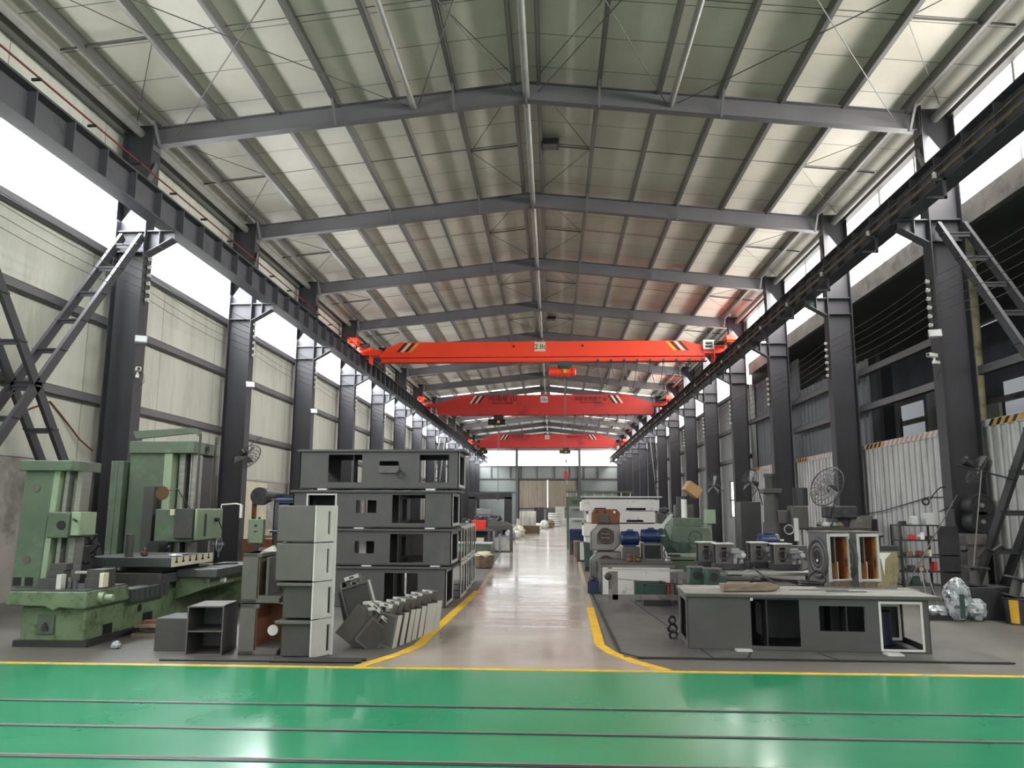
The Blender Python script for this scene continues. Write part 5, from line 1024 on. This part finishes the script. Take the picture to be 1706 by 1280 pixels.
for i,(z,r) in enumerate(((1.72,.22),(1.42,.22))):
    t = thing('blower', f'large round dark blue-grey motor on the nearest right column, {["upper","lower"][i]} of two', 'motor', (7.95,15.5,z), 0, 'blowers on the right column'); put('drum', G().cyl((0,-.25,0),(0,.1,0),r,26), 'dark_steel', t); put('rim', G().torus((0,-.25,0),r*.9,.015,'y',26,6), 'dark_steel', t); put('grille_ring', G().torus((0,-.255,0),r*.5,.01,'y',20,5), 'dark_steel', t); put('hub', G().cyl((0,-.25,0),(0,-.28,0),.04,12), 'galvanised', t)
tag(put('junction_cabinet', G().box(7.6,7.98,15.2,15.55,1.0,1.2).box(7.62,7.96,15.25,15.55,.0,1.0), 'fascia', bevel=.006), 'dull grey box under the two round motors by the column', 'cabinet')
tag(put('long_pole', G().cyl((5.95,14.45,.01),(7.35,14.9,1.9),.010,6), 'casting_grey'), 'long thin pole leaning from the bench area up to the column', 'pole'); tag(put('long_pole', G().cyl((6.4,12.75,.49),(7.35,14.0,2.3),.011,6), 'casting_grey'), 'long thin pole leaning behind the wrapped machine', 'pole')
tag(put('folding_stand', G().tube([(6.3,14.0,0),(6.25,14.1,.62),(6.35,14.1,.62),(6.45,14.0,0)],.012,6), 'galvanised'), 'small folding metal frame standing before the shelf', 'frame')
wm = thing('wrapped_machine', 'small machine wrapped in shiny clear plastic on the floor by the ladder brace', 'wrapped machine', (6.05,12.5,0))
random.seed(11)
def blob(cx,cy,cz,rx,ry,rz,n=14,k=9,j=.18):
    g = G(); vs = []; fs = []
    for i in range(k+1):
        t = PI*i/k
        for q in range(n):
            a = 2*PI*q/n; r = 1+random.uniform(-j,j)*math.sin(t); vs.append((cx+rx*math.sin(t)*math.cos(a)*r, cy+ry*math.sin(t)*math.sin(a)*r, max(.003,cz+rz*math.cos(t)*r)))
    for i in range(k):
        for q in range(n): fs.append((i*n+q,i*n+(q+1)%n,(i+1)*n+(q+1)%n,(i+1)*n+q))
    return g.add(vs,fs)
put('wrap', blob(.0,0,.30,.19,.16,.33), 'plastic_wrap', wm, smooth=False); put('wrap_tail', blob(.24,-.05,.16,.14,.13,.17), 'plastic_wrap', wm, smooth=False); put('wrap_arm', blob(-.28,.1,.12,.2,.1,.09), 'plastic_wrap', wm, smooth=False); put('green_strap', G().box(-.06,.0,-.2,-.17,.05,.4), 'green_motor', wm); put('dark_foot', G().box(-.5,-.1,-.02,.12,0,.07), 'rubber', wm)
tag(put('dark_chest', G().box(6.3,6.9,12.55,13.1,0,.48), 'dark_steel', bevel=.01), 'low dark chest behind the wrapped machine', 'chest')
for i,(x,y,tl) in enumerate(((6.45,12.75,.08),(6.78,12.35,.3))):
    t = thing('cable_reel', ['dark cable reel standing on the chest','tilted dark cable reel with handles, right of the other'][i], 'reel', (x,y,.49 if i==0 else .36), 0, 'cable reels', 0, tl)
    put('core', G().cyl((0,0,.0),(0,0,.26),.07,16), 'casting_dark', t); put('flange', G().cyl((0,0,.26),(0,0,.285),.2,24), 'dark_steel', t); put('flange', G().cyl((0,0,-.0),(0,0,.02),.16,24), 'dark_steel', t)
    if i: 
        for dx in (-.05,.08): put('handle', G().cyl((dx,0,.28),(dx+.02,0,.48),.01,6).lathe([(.0,.48),(.02,.49),(.0,.51)],(dx+.02,0,0),n=8), 'dark_steel', t)
bu = thing('paint_bucket', 'dark bucket with yellow label at the right edge of the picture', 'bucket', (6.75,12.2,0)); put('shell', G().cyl((0,0,0),(0,0,.36),.17,26,.19), 'dark_steel', bu); put('rim', G().torus((0,0,.36),.19,.012,'z',26,6), 'black_paint', bu); a0 = math.radians(205); lb_ = G()
for i in range(6):
    a, b = a0+i*.11, a0+(i+1)*.11; P = lambda t,z,r: (r*math.cos(t),r*math.sin(t),z)
    lb_.add([P(a,.02,.174),P(b,.02,.174),P(b,.35,.192),P(a,.35,.192)],[(0,1,2,3)])
put('yellow_label', lb_, 'hazard_yellow', bu)
tag(put('black_wire', G().tube([(6.5,12.7,.9),(6.62,12.7,1.05),(6.75,12.75,1.0),(6.9,12.8,1.08),(7.0,12.9,1.04)],.03,7), 'rubber'), 'thick black rubber hose draped over a rung of the right brace', 'hose')
tag(put('chain_on_rung', G().lathe([(.04,0),(.06,.04),(.04,.1)],(6.4,12.9,.98),n=9), 'black_paint'), 'black lump hanging at the foot of the right brace', 'hook')
# pipes outside the right wall line
tag(put('drain_pipe', G().cyl((8.9,16.85,0),(8.9,16.62,7.36),.09,14), 'yellowed_pipe'), 'yellowed drain pipe rising behind the first right column', 'pipe')
tag(put('drain_pipe', G().tube([(8.5,29.2,3.38),(8.5,29.2,5.7),(8.5,29.0,6.1),(8.5,28.6,6.8),(8.5,28.5,7.33)],.085,10), 'pipe_paint'), 'grey drain pipe with a bend in the far right bay', 'pipe')
# shed contents
for i,(x,y,h) in enumerate(((12.5,18.0,7.7),(12.5,24.0,7.7),(12.5,30.0,7.7),(12.5,36.0,7.7))): tag(put('shed_column', G().box(x-.2,x+.2,y-.2,y+.2,0,h), 'column_paint'), f'{ordn(i)} dark column in the adjoining shed', 'column', 'columns of the adjoining shed')
for i,z in enumerate((3.6,5.4)): tag(put('shed_rail', G().box(15.3,15.42,YA,49,z-.1,z+.1), 'fascia'), f'{["lower","upper"][i]} horizontal rail on the far wall of the adjoining shed', 'rail', 'shed rails')
for i,(y0,y1,z1,m_) in enumerate(((24.6,26.6,4.9,'pale_grey'),(27.2,29.2,5.9,'wall_panel_dull'),(31.5,35.0,5.2,'frame_grey'))): tag(put('partition_sheet', G().box(13.6,13.7,y0,y1,0,z1), m_), ['near grey panel standing in the adjoining shed','tall light panel standing in the adjoining shed','far grey panel standing in the adjoining shed'][i], 'panel', 'panels in the adjoining shed')
# white machine frames stacked by the right side
def wframe(label, x0, x1, z, h, y, dy, slots, m='dull_white'):
    t = thing('white_machine_bed', label, 'frame', (0,0,0), 0, 'stacked white machine frames')
    put('front_beam', G().plate('y',y,.05,x0,x1,z,z+h,slots), m, t); put('top', G().box(x0,x1,y+.05,y+dy,z+h-.05,z+h), m, t); put('back_beam', G().box(x0,x1,y+dy,y+dy+.05,z,z+h), m, t); put('end', G().box(x0,x0+.05,y+.05,y+dy,z,z+h), m, t); put('end', G().box(x1-.05,x1,y+.05,y+dy,z,z+h), m, t); put('slot_backing', G().box(x0+.1,x1-.1,y+.4,y+.42,z+.02,z+h-.06), 'frame_grey', t); return t
wframe('top white machine frame of the stack by the right aisle, with slots', .87,3.18,1.60,.32,24,1.4,[(2.2,2.78,1.61,1.68),(1.25,1.6,1.61,1.68)])
wframe('middle white machine frame of the stack, shorter than its neighbours', 1.07,3.05,1.25,.33,24,1.4,[(2.2,2.7,1.26,1.33)])
wframe('lower white machine frame of the stack behind the blue motors', .93,3.31,.85,.36,24,1.4,[(1.5,2.0,.86,.95)])
tag(put('frame_support', G().box(.98,1.3,24.05,25.3,0,.84), 'dull_white'), 'white upright block under the left of the white frames', 'support'); tag(put('frame_support', G().box(2.9,3.25,24.05,25.3,0,.84), 'dark_steel'), 'dark upright block under the right of the white frames', 'support')
for k_,z in enumerate((1.21,1.58)): tag(put('frame_shim', G().box(2.85,3.05,24.1,24.3,z-.0,z+.03 if k_==0 else 1.599), 'dark_steel'), f'{["lower","upper"][k_]} dark shim between the white frames', 'shim', 'shims between white frames')
wt = thing('steel_framework', 'thin pale steel framework lying on top of the white frames', 'frame', (0,0,0)); put('rail', G().box(.85,3.3,24.2,24.3,1.99,2.03), 'pale_grey', wt); put('rail', G().box(.9,2.6,24.6,24.7,1.94,1.99).box(.9,.95,24.2,24.7,1.93,2.0), 'dark_steel', wt); put('foot', G().box(1.0,3.1,24.25,24.65,1.921,1.94), 'pale_grey', wt)
gr = thing('roller_rack', 'long grey-green roller rack standing far behind the white frames', 'rack', (0,0,0)); put('top_rail', G().box(.6,3.4,34,34.1,2.34,2.42), 'machine_green', gr); put('lower_rail', G().box(.6,3.4,34,34.1,2.12,2.18), 'machine_green', gr)
for i in range(8): put('post', G().box(.62+i*.38,.66+i*.38,34,34.08,2.18,2.34), 'pale_grey', gr)
put('leg', G().box(.6,.7,34,34.1,0,2.12), 'machine_green', gr); put('leg', G().box(3.3,3.4,34,34.1,0,2.12), 'machine_green', gr); put('cross_panel', G().box(.75,3.25,34.05,34.08,1.2,2.1), 'pale_grey', gr)
for i,(z,h,m_) in enumerate(((0,.5,'casting_dark'),(.5,.42,'motor_blue'),(.93,.4,'pale_grey'),(1.34,.4,'wall_panel_dull'),(1.75,.3,'machine_green'))):
    tag(put('stacked_bin', G().plate('y',29.5,.03,.62,1.15,z+.01,z+h,[(.68,1.09,z+.06,z+h-.08)]).box(.62,1.15,29.7,29.72,z+.01,z+h).box(.62,1.15,29.53,30.1,z,z+.02), m_), ['bottom dark bin','dark blue bin, second from the bottom','pale bin, middle','grey bin, second from the top','topmost greenish bin'][i]+' of the stack by the right aisle', 'bin', 'stacked bins by the right aisle')
gm = thing('green_pump_unit', 'narrow green pump unit standing at the right aisle edge', 'pump', (.98,21.6,0)); put('body', G().prism([(-.12,0,.1),(.12,0,.1),(.14,0,.72),(-.18,0,.78)],(0,.3,0)), 'green_motor', gm, bevel=.02); put('cover', G().box(-.24,-.14,.0,.3,.3,.75), 'pale_grey', gm); put('foot', G().box(-.12,.14,0,.3,0,.1), 'dark_steel', gm); put('rod', G().cyl((.1,0,.1),(.14,0,1.05),.02,8), 'bright_steel', gm)
tag(put('aisle_box', G().box(.75,1.15,25.5,26.2,0,.62), 'casting_dark', bevel=.02), 'dark box behind the green pump unit at the aisle edge', 'box'); tag(put('aisle_box', G().box(.75,1.0,28.0,28.8,0,.55), 'clutter_brown', bevel=.02), 'brownish box farther along the aisle edge', 'box')
ht = thing('hand_truck', 'dark wire hand truck standing by the far right aisle edge', 'cart', (.75,40.5,0))
for x in (0,.25,.5): put('upright', G().box(x,x+.04,0,.04,.05,1.25), 'dark_steel', ht)
for z in (.2,.55,.9,1.22): put('bar', G().box(0,.54,0,.03,z,z+.04), 'dark_steel', ht)
put('wheel', G().cyl((-.02,0,.12),(.03,0,.12),.12,14), 'rubber', ht); put('toe_plate', G().box(0,.54,-.3,0,.03,.05), 'dark_steel', ht)
# ================================================================ FAR LEFT OF THE AISLE
gc2 = thing('green_cabinet_bench', 'green steel cabinet bench behind the open-ended frames', 'cabinet', (-2.35,23.5,0)); put('case', G().box(-.6,.55,0,.6,0,.62), 'machine_green', gc2, bevel=.01); put('worktop', G().box(-.62,.58,-.03,.63,.62,.66), 'pale_grey', gc2); put('door', G().box(-.02,.5,-.015,0,.05,.55), 'machine_green', gc2); put('label_plate', G().box(.15,.28,-.02,-.015,.35,.42), 'pale_grey', gc2); put('drawer', G().box(-.55,-.08,-.015,0,.4,.56), 'machine_green_light', gc2)
bk2 = thing('waste_basket', 'brown bin full of pale swarf beside the green cabinet', 'bin', (-1.92,22.6,0)); put('shell', G().lathe([(.2,0),(.24,.02),(.3,.34),(.31,.34),(.29,.32),(.2,.05)],n=18), 'clutter_brown', bk2); put('swarf', blob(0,0,.34,.26,.26,.12,j=.3), 'sack', bk2, smooth=False)
br = thing('parts_bench', 'grey bench of steel frames behind the green cabinet', 'bench', (-3.0,27.0,0)); put('top', G().box(-.9,.9,0,.8,.90,.95), 'casting_grey', br); put('mid_shelf', G().box(-.9,.9,0,.8,.5,.54), 'casting_grey', br); 
for x in (-.88,-.1,.82): put('post', G().box(x,x+.07,0,.07,0,.9), 'frame_grey', br)
put('back', G().box(-.9,.9,.76,.8,0,.9), 'frame_grey', br)
for i,(x,m_) in enumerate(((-.5,'pale_grey'),(.2,'clutter_brown'),(.55,'cream_paint'))): tag(put('bench_part', G().box(-3.0+x-.12,-3.0+x+.12,27.1,27.4,.541,.68), m_), ['pale part on the lower shelf of the grey bench','brown part on the lower shelf of the grey bench','cream part on the lower shelf of the grey bench'][i], 'part', 'parts on the grey bench')
tag(put('red_crate', G().box(-2.72,-2.28,27.1,27.5,.951,1.26), 'red_paint', bevel=.01), 'bright red box standing on the grey bench', 'box')
random.seed(5)
for i in range(14):
    x = -3.8+i*.075; z = .951; h = .12+random.random()*.28
    tag(put('dark_fitting', G().lathe([(.04+.05*random.random(),0),(.08,h*.3),(.03,h*.6),(.07,h*.85),(.02,h)],(x,27.2+random.random()*.4,z),n=9), random.choice(('junk_dark','junk_dark','galvanised','green_motor'))), f'{ordn(i)} dark metal fitting from the left on the grey bench beside the red box', 'fitting', 'fittings left of the red box')
ds = thing('dark_frame_rack', 'dark upright steel frame with open middle, left of the far aisle', 'rack', (-2.05,31.0,0)); put('frame', G().plate('y',0,.5,-.45,.5,0,1.0,[(-.35,.4,.05,.85)]), 'frame_grey', ds); put('pale_pipe', G().box(-.25,-.17,-.05,.0,0,.8), 'galvanised', ds); put('pale_pipe', G().box(-.02,.06,-.05,.0,0,.7), 'galvanised', ds); put('top_cover', G().prism([(-.45,0,1.0),(.5,0,1.0),(.3,0,1.15),(-.4,0,1.18)],(0,.4,0)), 'casting_grey', ds)
# planer / portal machine in the back
pm = thing('portal_machine', 'large dark portal milling machine far down the left side', 'machine', (-4.2,54,0)); 
for x in (-1.5,.95): put('upright', G().box(x,x+.5,0,.8,0,2.5), 'dark_steel', pm, bevel=.02)
put('crossbeam', G().box(-1.5,1.45,0,.8,2.35,2.75), 'dark_steel', pm, bevel=.02); put('bed', G().box(-1.0,.9,-3,2.5,0,.8), 'junk_dark', pm); put('head', G().box(-.9,.1,-.4,0,1.3,1.7), 'galvanised', pm, bevel=.03)
for i in range(5): put('machine_lump', blob(-.7+i*.35,-1.5-.3*i,1.0,.28,.3,.3,j=.3), 'junk_dark', pm, smooth=False)
for i in range(26):
    y = 29.5+i*.8+random.random()*.3; x = -2.9-random.random()*2.2-(y-33)*.05; h = .4+random.random()*.9
    kind = i%4
    if kind == 0: o = put('machine_part', G().box(x-.35,x+.3,y,y+.5,0,h), random.choice(('casting_dark','frame_grey','casting_grey','dark_steel')), bevel=.02)
    elif kind == 1: o = put('machine_part', G().lathe([(.3,0),(.34,.1),(.2,h*.4),(.28,h*.8),(.1,h)],(x,y,0),n=12), random.choice(('casting_grey','junk_dark')))
    elif kind == 2: o = put('machine_part', G().box(x-.4,x+.4,y,y+.6,0,h*.5).cyl((x,y+.3,h*.5),(x,y+.3,h+.2),.12,12), 'junk_dark', bevel=.02)
    else: o = put('machine_part', G().plate('y',y,.3,x-.3,x+.3,0,h,[(x-.18,x+.18,.1,h-.12)]), 'frame_grey')
    tag(o, f'{ordn(i//4)} nearest '+['dark boxy casting','squat turned casting','dark spindle part','open rectangular casting'][kind]+' in the crowded left side of the far hall', 'machine part', ['boxy castings in the far hall','turned castings in the far hall','spindle parts in the far hall','open castings in the far hall'][kind])
for i in range(11):
    x = -2.2+.19*(i%6)-.3*(i//6); y = 56+2.2*(i//6)+.4*(i%2)
    tag(put('white_cylinder', G().cyl((x,y,.55 if i < 6 else 0),(x,y,1.55 if i < 6 else 1.0),.10,14), 'white_paint'), f'{ordn(i%6)} upright white cylinder from the left in the {["front","rear"][i//6]} row by the far aisle', 'cylinder', 'white cylinders by the far aisle')
tag(put('cylinder_rack', G().box(-2.5,-.9,55.7,56.6,0,.54), 'clutter_brown'), 'brown low rack under the row of white cylinders', 'rack')
for i,(x,y,r,m_) in enumerate(((-2.2,46.5,.3,'sack'),(-2.0,45.4,.25,'white_paint'),(-2.3,44.2,.3,'plastic_wrap'),(-1.15,60,.35,'white_paint'),(-.7,70,.4,'pale_grey'),(-.2,74,.4,'clutter_brown'),(-2.05,49,.36,'cream_paint'))):
    tag(put('sack', blob(x,y,r*.9,r,r,r,j=.22), m_, smooth=False), ['tan sack at the left edge of the far aisle','white sack nearest along the left of the far aisle','grey plastic-wrapped bundle left of the far aisle','white sack before the white cylinders','pale heap near the end door','brown heap near the end door','rounded cream sack left of the far aisle'][i], 'sack')
cl = thing('coiled_pipe', 'stack of pale coiled pipe near the far end door', 'coil', (.2,80,0))
for i in range(6): put('coil_turn', G().torus((0,0,.15+.22*i),.55-.03*(i%2),.12,'z',20,6), 'pale_grey', cl)
for i,(x,y,h,m_) in enumerate(((-1.4,84,1.9,'dark_steel'),(-.2,86,1.9,'casting_grey'),(.8,86,2.0,'pale_grey'),(1.6,82,.8,'pale_grey'),(3.4,60,1.5,'pale_grey'),(3.6,52,1.2,'casting_dark'),(4.4,44,1.4,'frame_grey'),(5.4,38,1.5,'casting_dark'))):
    tag(put('far_crate', G().box(x-.5,x+.5,y,y+.9,0,h), m_, bevel=.03), ['dark crate against the end door','grey crate against the end door','pale crate right of the door gap','low pale crate near the end door','pale crate on the far right side','low dark crate on the far right side','grey crate on the right beyond the green rack','dark crate on the right beyond the white frames'][i], 'crate')
lad = thing('steel_ladder', 'sloping pole rest near the far right of the end door', 'pole', (0,0,0)); put('pole', G().beam((2.6,88,0),(2.0,88,3.2),.1,.1), 'pale_grey', lad)
